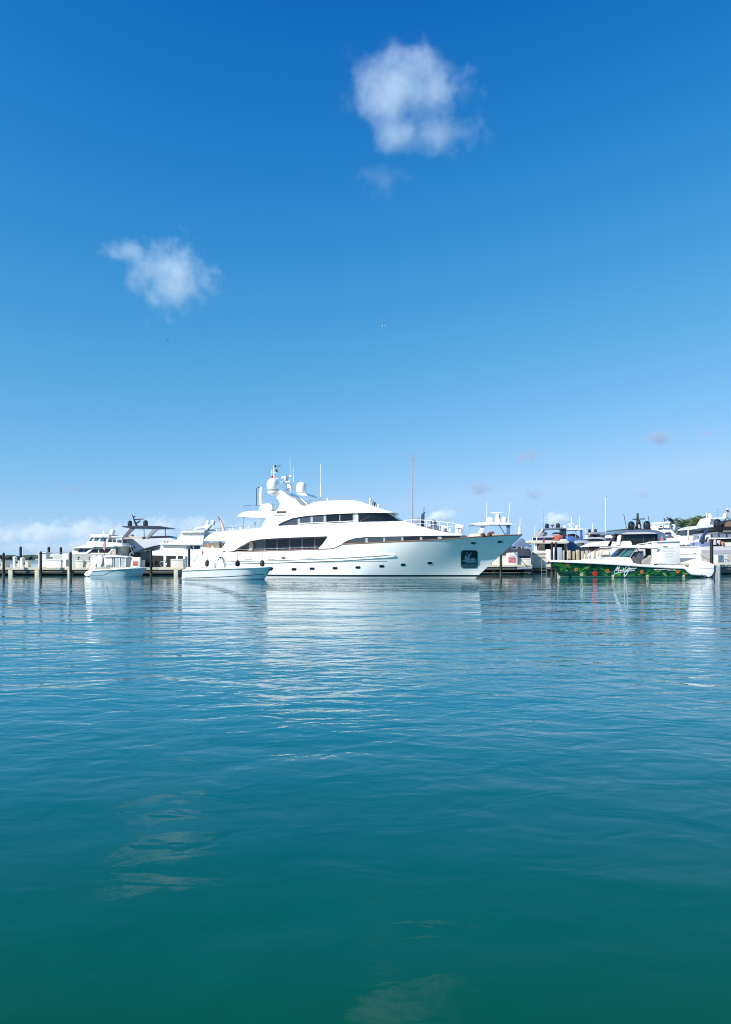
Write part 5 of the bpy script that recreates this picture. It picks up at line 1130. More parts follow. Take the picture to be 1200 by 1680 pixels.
WH.decal(WQ, [(1137.6, 907.4), (1142, 907), (1142, 908), (1137.6, 908.4)], .05, .05); WH.done('hull_vent', MIDG)
for a in (1121.6, 1129): WH.prism([(a - 2.6, 897), (a - 2, 893.6), (a + 3, 893), (a + 3.6, 896.6)], -1.5, .5); WH.done('deck_cushion', mat('brown_deck_cushion', (.10, .08, .075), .8), bev=.08)
WH.bar([(1128.6, 896, -1), (1129.6, 876, -1), (1130, 863.6, -1)], .12, 8); WH.done('deck_pole', mat('pale_tan_pole', (.48, .45, .36), .5))
WH.prism([(1125.6, 895), (1127, 889), (1130, 886), (1132, 890), (1132, 895)], -1.4, -.6); WH.done('davit_base', WHITE2, bev=.05)
WF = Thing('motor_yacht', 'distant white yacht with stacked upper decks and one large white dome', 'yacht', 1092, 160, 0)
WF.prism([(1068, 940), (1070, 884), (1116, 882), (1122, 890), (1120, 940)], -3, 5); WF.done('hull', WHITE2, bev=.08)
WF.prism([(1074, 884), (1075, 868.6), (1101, 867.6), (1113, 880), (1112, 884)], -2.6, 4); WF.done('deckhouse', WHITE, bev=.1)
WF.prism([(1078, 869), (1079.4, 862.6), (1098, 861.4), (1100, 869)], -2, 3); WF.done('upper_house', WHITE, bev=.08)
WF.prism([(1079, 858.6), (1082, 856.2), (1100, 855.8), (1101, 858), (1080, 860)], -2.2, 3); WF.done('hardtop', WHITE, bev=.05)
for a in (1082, 1087.6, 1097.6): WF.bar([(a, 858, -2), (a - .4, 868, -2)], .16, 6); WF.done('hardtop_post', WHITE2)
for pl in ([(1080.6, 866.6), (1087, 866.2), (1087, 868), (1080.6, 868.4)], [(1090, 866), (1098, 865.6), (1099, 867.4), (1090, 867.8)], [(1091, 873.6), (1100, 873), (1102, 875.6), (1091, 876.2)], [(1084, 862.8), (1087, 862.6), (1087, 864.6), (1084, 864.8)]):
    WF.prism(pl, -2.75, -2.5); WF.done('window', GLASSB)
WF.prism([(1094, 879.6), (1100, 876.6), (1110, 884), (1108, 886), (1095, 885.6)], -2.9, -2); WF.done('tender_cover', mat('slate_tender_cover', (.12, .11, .13), .6), bev=.1)
WF.prism([(1109, 885), (1110, 878.4), (1116, 877.6), (1120.4, 880.4), (1118, 885.6)], -2.6, 0); WF.done('liferaft', WHITE, bev=.2)
WF.domeshape(1104.8, 870, 860, 4.3, -1, 22); WF.done('satellite_dome', WHITE); WF.domeshape(1072.4, 868.4, 861.4, 3.6, -1, 18); WF.done('satellite_dome', WHITE)
WF.bar([(1090, 856, 0), (1090.4, 852, 0), (1089.4, 850, 0)], .1); WF.done('wind_vane', BLACKR)
WF.bar([(1080, 869, -1), (1080, 857, -1)], .05); WF.done('whip_antenna', WHITE2)
for px, lb, pth in ((1113, 'curved grey lamp post standing among the palms', [(1122.4, 906), (1122.4, 874), (1120.4, 869.6), (1116, 866.4), (1112.6, 865.8)]),):
    q = Thing('street_lamp', lb, 'lamp post', 1122, 165, 0); q.bar([(x, y, 0) for x, y in pth], .2, 8, .13); q.done('pole', ALU); q.prism([(1110.4, 866), (1113.4, 865.2), (1113.6, 866.6), (1110.6, 867)], -.3, .3); q.done('lamp_head', ALU)
WY = Thing('motor_yacht', 'tall white yacht with dark wraparound windows, twin white domes and a lattice mast', 'yacht', 1166, 138, 0)
WY.prism([(1126, 940), (1132, 893), (1142, 885), (1210, 882), (1212, 940)], -3, 6); WY.done('hull', WHITE2, bev=.08)
WY.prism([(1132, 893), (1134, 884), (1143.4, 877.6), (1210, 876), (1210, 893)], -2.8, 5); WY.done('deckhouse', mat('lilac_white', (.62, .62, .64), .4), bev=.08)  # faintly lilac white over the whole house
WY.prism([(1144, 876.6), (1144, 867.6), (1210, 866), (1210, 877)], -2.6, 5); WY.done('wheelhouse_glass', GLASS, bev=.04)
WY.prism([(1143, 868), (1144, 866), (1150, 863.2), (1162, 860.6), (1210, 860), (1210, 868)], -2.9, 5.4); WY.done('wheelhouse_roof', mat('silver_white_roof', (.60, .62, .64), .35), bev=.06)
WY.prism([(1156.6, 862), (1160, 856), (1163.6, 849.6), (1193, 848.6), (1193, 851), (1167, 851.4), (1165, 861.6)], -1.6, 2); WY.done('radar_arch', WHITE, bev=.05)
WY.prism([(1166, 861.6), (1167, 851.4), (1172, 852), (1172, 861)], -1, 1); WY.done('arch_fairing', GREYG, bev=.05)
for a, b in ((1165, 849.4), (1189.6, 849)):
    WY.domeshape(a, b, b - 7, 3.2, 0, 20); WY.done('satellite_dome', WHITE)
for s0 in ((1191.6, 1192.6), (1196.4, 1195.8)): WY.bar([(s0[0], 851, 0), (s0[1], 838, 0)], .08, 5)
for y in (848, 845, 842, 839): WY.bar([(1191.8, y, 0), (1196.2, y, 0)], .05, 4)
WY.bar([(1194.2, 840, 0), (1194.4, 829, 0)], .1, 6); lm = WY.done('lattice_mast', ALU); WY.domeshape(1194.2, 837, 833, 1.9, 0, 12); WY.done('mast_dome', WHITE, lm); WY.box(1192.9, 836.4, 1195.6, 838.6, -.2, .2); WY.done('mast_light', BLACKR, lm)
WY.bar([(1159.6, 862, 0), (1159.6, 841, 0)], .04, 5); WY.done('whip_antenna', WHITE2); WY.bar([(1177, 850, 0), (1178, 836, 0), (1176.6, 835.8, 0)], .09, 6); WY.done('antenna_pole', MIDG)
WY.bar([(1163.6, 846, 0), (1163.6, 839, 0)], .03, 5); WY.done('whip_antenna', MIDG)
for a in (1137, 1141, 1147): WY.prism([(a, 886.6), (a + 2, 878.6), (a + 4.6, 878), (a + 5, 886.6)], -2.95, -2.8); WY.done('foredeck_window', mat('lilac_grey_glass', (.28, .30, .36), .1))
# black-topped open yacht at the edge of the frame
BT = Thing('sport_yacht', 'grey-hulled sport yacht with black hardtop, black dome and slanted navy arch, at the photo edge', 'yacht', 1185, 103, 0)
BT.prism([(1150.6, 940), (1150.6, 897.4), (1160, 896.6), (1230, 895.6), (1230, 940)], -2, 5); bh = BT.done('hull', mat('light_grey_topsides', (.52, .51, .51), .3, coat=.4), bev=.05); BH = BT.bvh(bh)
for y0, y1, m_ in ((902.6, 907.6, mat('lilac_grey_band', (.36, .36, .40), .4)), (909, 921, mat('warm_grey_band', (.40, .39, .38), .4))):
    BT.decal(BH, [(1151.2, y0), (1228, y0), (1228, y1), (1151.2, y1)], .04, .04); BT.done('hull_band', m_)
BT.prism([(1151.6, 898), (1152, 889), (1166, 888.6), (1166, 898)], -1.8, 2); BT.done('aft_seat', mat('slate_blue_seat', (.16, .20, .34), .6), bev=.05)
for a in (1154.4, 1161): BT.prism([(a, 890), (a + .6, 881.6), (a + 3, 881), (a + 3.4, 890)], -1.7, -1.1); BT.done('deck_chair', VINYL, bev=.05)
BT.prism([(1148, 889.4), (1152, 881.6), (1158.4, 871), (1163.6, 867.4), (1164, 869.6), (1159, 876.6), (1152.4, 890)], -2.0, -1.6); BT.done('arch_leg', mat('navy_arch', (.03, .038, .085), .3, coat=.3), bev=.04)
BT.prism([(1159, 877.6), (1163, 874.8), (1176, 873), (1230, 872.4), (1230, 874.6), (1176, 875.4), (1164, 877)], -2.1, 3); BT.done('canopy_edge', mat('silver_grey_canopy_edge', (.24, .25, .27), .4), bev=.03)
BT.prism([(1168, 866.6), (1173, 864.4), (1186, 864), (1230, 863.6), (1230, 873), (1178, 873), (1175, 869)], -2.2, 3); BT.done('hardtop', mat('black_hardtop', (.014, .012, .014), .3), bev=.05)
BT.prism([(1187, 870.6), (1230, 869.8), (1230, 872), (1187, 872.4)], -2.26, -2.2); BT.done('hardtop_trim', TAUPE)
BT.domeshape(1177.2, 865.4, 851.6, 6.2, -1, 24, .9); BT.done('satellite_dome', BLACKG)
BT.prism([(1186, 864.6), (1188.4, 857.4), (1193, 853.4), (1199, 853), (1204, 857), (1206, 864.6)], -1, 1); ba = BT.done('arched_windscreen_frame', BLACKR, bev=.03)
BT.prism([(1189.2, 863.8), (1191, 858), (1195, 855), (1199, 855.4), (1202, 859), (1203, 863.8)], -1.06, -1); BT.done('screen', mat('brown_tinted_screen', (.22, .13, .09), .2), ba)
BT.bar([(1187.4, 855.8, -1), (1193, 849.4, -1), (1199, 853, -1)], .07); BT.done('mast_stay', BLACKR)
BT.prism([(1166.6, 882), (1167, 876), (1230, 875), (1230, 882)], -2.0, -1.9); BT.done('window_band', mat('dark_side_glass', (.03, .035, .045), .08))
for a, b in ((1169, 1179), (1181, 1192), (1194, 1204)): BT.prism([(a, 876.6), (b - 1, 876.2), (b, 881.4), (a + 1.6, 882)], -2.06, -2.0); BT.done('window', mat('lilac_tinted_window', (.20, .22, .30), .06, var=.5))  # lilac panes set over the dark window band
BT.prism([(1170, 897.6), (1170, 884.6), (1230, 882), (1230, 897.6)], -1.7, 1.5); BT.done('cockpit', DARKC)
BT.prism([(1171, 894), (1172, 885.6), (1175, 884.6), (1176, 894)], -1.9, -1.72); BT.prism([(1176.6, 890), (1177.6, 886.4), (1182.6, 886), (1181.6, 894.4)], -1.9, -1.72); BT.done('cockpit_seat', GREYG, bev=.04)
BT.prism([(1186, 897), (1187, 890), (1230, 889.6), (1230, 897)], -2.06, -1.8); BT.done('side_coaming', CREAM, bev=.05)
LJ = Thing('life_jacket', 'orange life jacket hung at the black-topped yacht cockpit', 'life jacket', 1186, 100.8, 0)
LJ.prism([(1184, 893), (1185, 888.6), (1187, 888.2), (1188, 890.4), (1186, 894)], -.1, .1); LJ.done('body', mat('orange_nylon', (.75, .17, .05), .7), bev=.03)
piling('black capped piling before the grey-hulled sport yacht', 1167.8, 883.6, 97.6, 2.7)
dbox('white dock box with a dark logo smudge beside the black capped piling', 1177, 911, 1194, 922.8, 98.8, 1.0, WHITE2)
TL = Thing('folded_tripod', 'thin grey tripod folded across the white dock box', 'tripod', 1189, 98.4, 0)
TL.bar([(1184, 921, 0), (1190, 916.4, 0), (1196, 920, 0)], .06, 5); TL.bar([(1190, 916.4, 0), (1191, 921.4, 0)], .05, 5); TL.done('legs', MIDG)
ML2 = Thing('mooring_line', 'dark mooring lines slung from the grey hull to the black capped piling', 'rope', 1158, 99, 0)
ML2.bar([(1148.6, 909, 0), (1154, 913.6, -.3), (1165, 918, -1)], .04, 5); ML2.bar([(1150, 911.6, 0), (1156, 916, -.3), (1164, 919, -1)], .04, 5); ML2.done('rope', ROPE)

# ---------------------------------------------------------------- the leaf-painted centre console
N = Thing('centre_console_boat', 'long centre console boat wrapped in green jungle leaves and hibiscus flowers', 'motorboat', 1035, 84.5, 1.5)
N.hull([(1150, 943.0, 1.6), (1141, 942.6, 1.62), (1133.6, 941.8, 1.65), (1124, 932.6, 1.7), (1100, 931.6, 1.75), (1063, 929.6, 1.78), (1000, 925.4, 1.75), (960, 923.3, 1.5), (935, 922.2, 1.1), (918, 921.6, .65), (902.5, 921, .04)],
       [(1150, 1.35), (1090, 1.4), (1020, 1.25), (980, .85), (955, .45), (938, .18), (921.5, .02)], zb=-.12, cols=70, rows=9, flare=1.5)
gh = N.done('hull', hull_paint('leaf_wrap_green', (.006, .040, .016), (.05, .16, .10), (.006, .02, .02), .05, .11, rough=.2, var=.5, coat=.7), smooth=50); GH = N.bvh(gh)
# printed wrap: leaves and flowers
random.seed(21)
leafc = [mat('deep_leaf_green', (.010, .085, .022), .25, coat=.6, var=.2, scale=5), mat('bright_leaf_green', (.03, .17, .025), .25, coat=.6, var=.25, scale=5), mat('lime_leaf_green', (.15, .33, .045), .25, coat=.6, var=.2, scale=5), mat('teal_leaf', (.012, .085, .10), .25, coat=.6, var=.25, scale=5), mat('black_green_gap', (.004, .022, .016), .25, coat=.6)]
def leaf(x, y, l, w_, ang):
    ca, sa = math.cos(ang), math.sin(ang); q = []
    for t, k in ((0, 0), (.25, .8), (.5, 1), (.75, .7), (1, 0), (.75, -.7), (.5, -1), (.25, -.8)):
        u, v = (t - .5) * l, k * w_ / 2
        q.append((x + u * ca - v * sa, y + u * sa + v * ca))
    return q
def inside(x, y):
    top = lerp_tab([(903, 922), (935, 923.2), (1000, 926.8), (1063, 930.6), (1124, 933.2), (1134, 942)], x) + .5
    bot = lerp_tab([(903, 922), (921, 939.5), (945, 944.6), (965, 946.4), (1000, 946.6), (1134, 946.2)], x) - .3
    return top < y < bot
WRAPM = leafc + [mat('orange_hibiscus_print', (.62, .20, .035), .25, coat=.5, var=.35, scale=6), mat('red_hibiscus_print', (.60, .03, .02), .25, coat=.5, var=.3, scale=6), mat('dusky_pink_print', (.34, .09, .08), .25, coat=.5, var=.4, scale=8), mat('cream_plumeria_print', (.58, .52, .36), .25, coat=.5, var=.2, scale=6), mat('dark_flower_heart', (.16, .03, .015), .3)]
def paint(i, n0):
    N.bm.faces.ensure_lookup_table()
    for f in N.bm.faces[n0:]: f.material_index = i
for ci in (4, 0, 3, 1, 2):
    k = {4: 60, 0: 120, 3: 44, 1: 85, 2: 34}[ci]; lay = {4: .006, 0: .009, 3: .012, 1: .015, 2: .018}[ci]
    for _ in range(k):
        x = random.uniform(908, 1132); y = random.uniform(922, 947)
        l = random.uniform(6, 15) * (.8 if ci == 2 else 1); w_ = random.uniform(1.6, 3.6); a = random.uniform(-.7, .7) + (math.pi if random.random() < .5 else 0)
        q = leaf(x, y, l, w_, a)
        if all(inside(*p) for p in q): n0 = len(N.bm.faces); N.decal(GH, q, lay, .004); paint(ci, n0)
def flower(x, y, r, n=5, ph=0.0, pet=.28):
    return [(x + r * (1 - pet * .5 + pet * .5 * math.cos(n * (2 * math.pi * i / 30) + ph)) * math.cos(2 * math.pi * i / 30), y + r * (1 - pet * .5 + pet * .5 * math.cos(n * (2 * math.pi * i / 30) + ph)) * math.sin(2 * math.pi * i / 30)) for i in range(30)]
FO, FR, FP, FW = WRAPM[5:9]
fl = [(945.4, 934.6, 3.0, FO), (997, 937, 3.3, FO), (1053.4, 938.4, 3.2, FO), (1112.4, 937.6, 3.2, FO), (976.4, 940.9, 4.1, FR), (968, 924.6, 2.9, FR), (1040, 929.4, 2.8, FR), (1097.6, 933.4, 2.4, FR), (932, 926, 3.0, FP),
      (954.4, 942.8, 2.6, FW), (1006, 945, 2.5, FW), (1062.4, 945.4, 2.4, FW), (1122, 945.2, 2.6, FW)]
for x, y, r, mm_ in fl:
    n0 = len(N.bm.faces); N.decal(GH, flower(x, y, r * 1.15, ph=x), .024, .004); paint(WRAPM.index(mm_), n0)
    if mm_ is not FP: n0 = len(N.bm.faces); N.decal(GH, arcpts(x + .3, y + .2, r * .32, r * .28, 10), .029, .004); paint(9, n0)
N.done('printed_leaf_and_flower_pattern', WRAPM)
# script name, stroke by stroke as painted, and the small builder's line aft
LW = mat('white_script_paint', (.80, .82, .80), .3, coat=.4)
def sc(pts): return [(1000 + x / 20, 920 + y / 20) for x, y in pts]
def curve(pts, n=5):
    out = []
    for i in range(len(pts) - 1):
        p0 = pts[max(0, i - 1)]; p1 = pts[i]; p2 = pts[i + 1]; p3 = pts[min(len(pts) - 1, i + 2)]
        for k in range(n):
            t = k / n
            out.append(tuple(.5 * ((2 * p1[j]) + (-p0[j] + p2[j]) * t + (2 * p0[j] - 5 * p1[j] + 4 * p2[j] - p3[j]) * t * t + (-p0[j] + 3 * p1[j] - 3 * p2[j] + p3[j]) * t ** 3) for j in (0, 1)))
    return out + [pts[-1]]
for st in ([(160, 375), (210, 290), (280, 190), (262, 260), (230, 330), (290, 250), (345, 190), (310, 280), (290, 350), (340, 320), (370, 300), (365, 340), (410, 300), (405, 335), (450, 300), (470, 240), (455, 310), (470, 330)],
           [(650, 230), (640, 175), (590, 185), (530, 240), (510, 310), (560, 300), (620, 260), (670, 235), (640, 300), (580, 420), (520, 505), (490, 490), (495, 410), (560, 330), (640, 300), (690, 250), (685, 290), (730, 240), (725, 280), (775, 240), (780, 275), (830, 255), (890, 240)],
           [(150, 440), (260, 405), (400, 375), (520, 350), (650, 335), (840, 318)]):
    N.strip(GH, curve(sc(st)), .62, .05)
N.done('script_name', LW)
rr_ = random.Random(5)
for x0_, x1_, y0_ in ((1073, 1092.6, 934.4), (1094.4, 1108.6, 935.2)):
    x = x0_
    while x < x1_:
        wd = rr_.uniform(.8, 1.5); N.strip(GH, [(x, y0_ + rr_.uniform(-.3, .3)), (x + wd * .5, y0_ + rr_.uniform(-.5, .3)), (x + wd, y0_ + rr_.uniform(-.3, .3))], rr_.uniform(.45, .75), .05); x += wd + .35
N.done('hull_lettering', LW)
# topsides above the wrap
edge = N.sheer_line
N.tube([Vector((x, -b, z + .04)) for x, b, z in edge], .13, 8); N.done('gunwale', WHITE)
N.prism([(1000, 924.6), (985, 922.8), (1000, 914.6), (1012, 913.4), (1035, 914.6), (1040, 923.6), (1063, 929), (1063, 930)], -1.35, 1.35); N.done('coach_roof', WHITE, bev=.06)
N.prism([(934, 921.4), (937, 919.6), (960, 918.6), (984, 919.8), (1000, 921), (1000, 924)], -.8, .8); N.done('bow_deck', WHITE2, bev=.05)
N.prism([(958, 919.6), (960, 916.8), (983, 916.6), (985, 920)], -.5, .5); N.done('bow_seat', WHITE2, bev=.06)
N.prism([(1062, 930), (1064, 927.4), (1124, 927.6), (1128, 931.6), (1063, 931)], -1.45, 1.45); N.done('cockpit_coaming', WHITE, bev=.05)
N.prism([(1124, 929), (1129, 930.6), (1137.6, 941.2), (1157, 941.2), (1157, 944), (1135, 944), (1122, 932.6)], -1.6, 1.6); N.done('swim_platform', WHITE, bev=.05)
N.prism([(1006.6, 914.2), (1023.4, 899.6), (1043, 899.4), (1035, 914.4)], -1.0, 1.0); N.done('windscreen', mat('blue_black_windscreen', (.018, .035, .06), .04, var=.5, scale=1.2), bev=.02)
for pl in ([(1012.6, 913.6), (1026, 901), (1030, 901), (1017.6, 913.6)], [(1020, 913.6), (1032, 901.6), (1041, 901), (1033.6, 911), (1024, 913.6)]):
    N.prism(pl, -1.04, -1.0); N.done('side_glass', GLASSC)
N.bar([(1006.6, 914, -1.05), (1023.4, 899.4, -1.05)], .05); N.done('windscreen_frame', BLACKR); N.bar([(1034, 914, -1.05), (1044.4, 899.4, -1.05)], .05); N.done('windscreen_frame', ALU)
N.prism([(1034, 914.4), (1042, 906.6), (1056, 904), (1057, 918), (1050, 924), (1038, 920)], -.8, .9); N.done('helm_console', mat('slate_helm_console', (.09, .10, .125), .5), bev=.06)
N.prism([(1037, 922.4), (1038.6, 912), (1043, 914), (1049, 921), (1052.4, 925.6), (1040, 925)], -1.0, -.4); N.done('console_side', mat('charcoal_console_side', (.10, .098, .10), .6), bev=.05)
N.prism([(1053, 924), (1056, 917.6), (1064, 915), (1067.6, 910.4), (1070.4, 911.4), (1068, 919), (1066, 925), (1055, 925.6)], -1.0, .8); N.done('helm_seat', TAUPE, bev=.07)
N.prism([(1008.4, 897.4), (1014, 895.4), (1044, 894), (1080, 895), (1096.6, 895.4), (1098, 897.6), (1086, 899.2), (1070, 899.6), (1030, 899), (1010, 898.4)], -1.3, 1.3); N.done('hardtop', WHITE, bev=.05)
N.prism([(1088, 896), (1095, 895.6), (1097.6, 897.6), (1089, 897.8)], -1.34, -1.28); N.done('hardtop_light', MIDG)
N.prism([(1022.6, 895.4), (1023, 889.6), (1025, 887.6), (1035, 887.6), (1037, 889.6), (1037.4, 895.4)], -.5, .5); N.done('radar_dome', WHITE, bev=.12)
for d in (-1.2, .95):
    N.prism([(1068, 899.4), (1080.4, 899.4), (1078, 905), (1077, 912), (1073, 927.4), (1068.6, 927.4), (1071.6, 914), (1072, 906)], d, d + .25); N.done('hardtop_leg', WHITE, bev=.03)
N.bar([(1044.6, 899.4, -1), (1050, 907, -1)], .04); N.bar([(1050, 899.6, -1), (1062, 900, -1)], .05); N.done('hardtop_brace', BLACKR)
N.prism([(1064, 900), (1068, 900), (1069, 915), (1064.6, 915)], -.4, .6); N.done('helm_backrest', DARKC)
N.prism([(1078, 928.4), (1080, 925.2), (1120, 925.4), (1126, 929)], -1.0, 1.0); N.done('aft_seating', mat('slate_aft_seating', (.20, .22, .25), .6), bev=.06)
N.prism([(1118, 927.6), (1122, 924.2), (1134, 924), (1136, 928)], -.9, .6); N.done('transom_cushion', mat('straw_cushion', (.48, .44, .27), .8), bev=.05)
for d in (-.75, .05, .8):
    N.prism([(1131.6, 930), (1134, 924.4), (1141, 919), (1147.6, 918.4), (1162, 921.6), (1172.4, 926), (1172.4, 938), (1169, 945), (1163, 947), (1157, 946.6), (1152, 943.6), (1137.4, 942), (1133.6, 936)], d - .36, d + .36); ob = N.done('outboard_cover', WHITE, bev=.12)
    N.prism([(1173, 929), (1178, 928), (1181, 930), (1179, 938), (1177.4, 949), (1173, 949), (1174, 938)], d - .18, d + .18); N.done('drive_leg', mat('steel_blue_leg', (.32, .37, .44), .3, coat=.4), ob, bev=.05)
    N.prism([(1172.6, 927.6), (1175.4, 927.4), (1174.4, 936), (1172, 947.6), (1169.6, 947.6), (1172.4, 937)], d - .24, d + .24); N.done('motor_bracket', mat('slate_bracket', (.07, .085, .11), .4), ob, bev=.03)
N.bar([(1141, 933, -1.15), (1157, 932.4, -1.15), (1172, 932.6, -1.15)], .015, 4); N.done('cover_seam', INKG)
N.prism([(899, 922.6), (902, 920.4), (904.6, 921.4), (901, 923.4)], -.12, .12); N.done('bow_roller', BLACKR)
N.bar([(1157.4, 943, -1.2), (1157, 947, -1.2)], .07); N.done('boarding_step', WHITE2)

# ---------------------------------------------------------------- far shore, trees, sky traffic
shore_leaf = mat('far_shore_foliage', (.030, .055, .040), .9, var=.35, scale=.08)
def mound_line(name, label, x0, x1, Y, h, seed, nseg=70):
    random.seed(seed); bm = bmesh.new()
    for i in range(nseg):
        px = x0 + (x1 - x0) * (i + random.random()) / nseg
        k = Y / F; r = random.uniform(.6, 1.3) * h * k * .55
        m_ = Matrix.Translation(((px - 600) * k, Y + random.uniform(-25, 25), random.uniform(.2, .45) * h * k)) @ Matrix.Diagonal((r * 1.5, r * 1.2, r, 1))
        bmesh.ops.create_icosphere(bm, subdivisions=2, radius=1, matrix=m_)
    for v in bm.verts:
        v.co += noise.noise_vector(v.co * .12) * h * Y / F * .22
        v.co.z = max(v.co.z, -1)
    me = bpy.data.meshes.new(name); bm.to_mesh(me); bm.free(); me.materials.append(shore_leaf)
    o = link(name, me); describe(o, label, 'woodland', kind='stuff'); return o
shore_land = struct(mesh_from('far_shore', [((-620) / F * 1500, 1490, -1), (-440 / F * 1500, 1490, -1), (-440 / F * 1500, 1490, 1.2), (-620 / F * 1500, 1490, 1.2), (-620 / F * 1500, 1700, 1.2), (-440 / F * 1500, 1700, 1.2)], [(0, 1, 2, 3), (3, 2, 5, 4)], CONC))
mound_line('shore_woodland', 'low dark green wooded shore far across the water', -40, 120, 1500, 7.4, 5)
mound_line('shore_woodland', 'dark tree mass far behind the silver domed yacht', 992, 1026, 420, 46, 8, 26).data
palm_leaf = mat('palm_frond_green', (.10, .14, .035), .55, var=.5, scale=.9)
palm_dark = mat('shaded_palm_green', (.04, .075, .03), .6, var=.4, scale=.9)
trunk_m = mat('grey_palm_trunk', (.19, .16, .12), .9, var=.3, scale=3, bump=.5)
def palm(label, px, ytop, Y, r, seed, nf=20, m_=palm_leaf):
    random.seed(seed)
    T_ = Thing('palm_tree', label, 'palm tree', px, Y, 0, 'palms beyond the marina')
    c = T_.S(px, ytop, 0); base = Vector((c.x + random.uniform(-.6, .6), 0, 0))
    T_.tube([base.lerp(c, t) + Vector((math.sin(t * 3) * .25, 0, 0)) for t in (0, .3, .6, .85, 1)], .24, 7, .15); T_.done('trunk', trunk_m)
    bm = T_.bm
    for i in range(nf):
        a = random.uniform(0, 2 * math.pi); e = random.uniform(-.35, 1.25); L = r * random.uniform(.75, 1.1)
        d = Vector((math.cos(a), math.sin(a), 0)); pts = []
        for k in range(8):
            t = k / 7
            pts.append(c + d * (L * (t * math.cos(e * .8)) ) + Vector((0, 0, L * (math.sin(e) * t - .62 * t * t))))
        side = d.cross(Vector((0, 0, 1)))
        for k in range(1, 8):
            w_ = L * .20 * (1 - abs(k / 7 - .45) * 1.2); p, q = pts[k - 1], pts[k]; ax = (q - p)
            for sg in (-1, 1):
                for j in range(3):
                    o_ = p + ax * (j / 3); tip = o_ + side * sg * w_ * random.uniform(.8, 1.2) + ax * .9 + Vector((0, 0, -w_ * random.uniform(.25, .7)))
                    bm.faces.new((bm.verts.new(o_), bm.verts.new(o_ + ax * .3), bm.verts.new(tip)))
    T_.done('crown', m_)
for i, (px, yt, Y_, r, lb) in enumerate([(1104, 857, 170, 3.4, 'small dark palm showing just above the stacked-deck yacht'), (1121, 861, 176, 4.2, 'dark palm standing behind the curved lamp post'), (1128, 860, 190, 4.4, 'dark palm beside the pale tan deck pole'),
        (1139, 858.6, 182, 4.6, 'sunlit palm first in the clump beside the tall white yacht'), (1147, 857.6, 186, 4.4, 'sunlit palm in the middle of the clump by the tall white yacht'), (1155, 855.6, 180, 4.4, 'tallest sunlit palm touching the tall white yacht arch'), (1133, 866, 172, 4.0, 'low palm hidden lowest beneath the clump'), (1144, 868, 170, 4.2, 'low sunlit palm under the clump, before the dark hedge')]):
    palm(lb, px, yt, Y_, r, 40 + i, 22, palm_dark if i in (0, 1, 2, 6) else palm_leaf)
def bush(label, px, yt, yb, wpx, Y, seed, m_, n=900):
    random.seed(seed); T_ = Thing('shrub', label, 'shrub', px, Y, 0)
    a, b = T_.S(px - wpx / 2, yt, 0), T_.S(px + wpx / 2, yb, 0); c = (a + b) / 2; rx, rz = (b.x - a.x) / 2, (a.z - b.z) / 2
    bm = T_.bm
    for _ in range(n):
        v = Vector((random.gauss(0, 1), random.gauss(0, 1), random.gauss(0, 1))).normalized() * random.uniform(.55, 1.0)
        k = 1 + .3 * noise.noise(v * 2.3 + Vector((seed, 0, 0)))
        p = c + Vector((v.x * rx * k, v.y * rx * .7, v.z * rz * k)); s_ = random.uniform(.12, .32)
        u = Vector((random.gauss(0, 1), random.gauss(0, 1), random.gauss(0, 1))).normalized() * s_; w_ = u.orthogonal().normalized() * s_ * .6
        bm.faces.new((bm.verts.new(p - u), bm.verts.new(p + w_), bm.verts.new(p + u), bm.verts.new(p - w_)))
    T_.done('foliage', m_); T_.bar([(px, yb - 1, 0), (px, 925, 0)], .12); T_.done('stem', trunk_m)
bush('dark hedge mass behind the palms and lamp post', 1136, 863, 892, 48, 200, 3, palm_dark, 2600)
bush('yellow-green shrub low beside the pale tan deck pole', 1127, 878, 890, 12, 168, 4, mat('yellow_green_leaf', (.11, .15, .03), .6, var=.4, scale=1.5), 700)
# aeroplane and birds
AP = Thing('aeroplane', 'tiny white aeroplane crossing the open blue sky', 'aeroplane', 629, 2600, 0, z=0)
AP.bar([(627.2, 535.5, 0), (628, 535.2, 0), (631.4, 534.3, 0)], 1.6, 10, 1.2); AP.done('fuselage', WHITE)
pw = AP.S(629.4, 534.9, 0)
AP.poly3([pw + Vector((-3, -13, 0)), pw + Vector((3, -2, .2)), pw + Vector((3, 2, .2)), pw + Vector((-3, 13, 0)), pw + Vector((-1, 0, .2))], [p + Vector((0, 0, .5)) for p in (pw + Vector((-3, -13, 0)), pw + Vector((3, -2, .2)), pw + Vector((3, 2, .2)), pw + Vector((-3, 13, 0)), pw + Vector((-1, 0, .2)))]); AP.done('wing', WHITE)
AP.prism([(627.2, 535), (627.4, 533.8), (627.9, 535)], -.3, .3); AP.done('tail_fin', WHITE)
def bird(label, px, py, Yb, span, m_, flip=1):
    q = Thing('bird', label, 'bird', px, Yb, 0)
    c = q.S(px, py, 0); s_ = span / 2
    ring = []
    bm = q.bm; prof = [(-.30, .01), (-.22, .05), (-.05, .085), (.12, .07), (.22, .045), (.30, .01)]
    L_ = [(c + Vector((t * s_, 0, 0)), r_ * s_) for t, r_ in prof]; rings = []
    for p, r_ in L_: rings.append([bm.verts.new(p + Vector((0, math.cos(i * math.pi / 4) * r_, math.sin(i * math.pi / 4) * r_))) for i in range(8)])
    for a, b in zip(rings, rings[1:]):
        for i in range(8): bm.faces.new((a[i], a[(i + 1) % 8], b[(i + 1) % 8], b[i]))
    for sg in (-1, 1):
        w_ = [c + Vector((x * s_, sg * y * s_, z * s_)) for x, y, z in ((-.1, .05, .03), (.14, .05, .03), (.16, .5, .22 * flip), (.0, 1.0, .06 * flip), (-.12, .5, .2 * flip))]
        q.poly3(w_, [p + Vector((0, 0, .012 * s_)) for p in w_])
    q.done('body', m_)
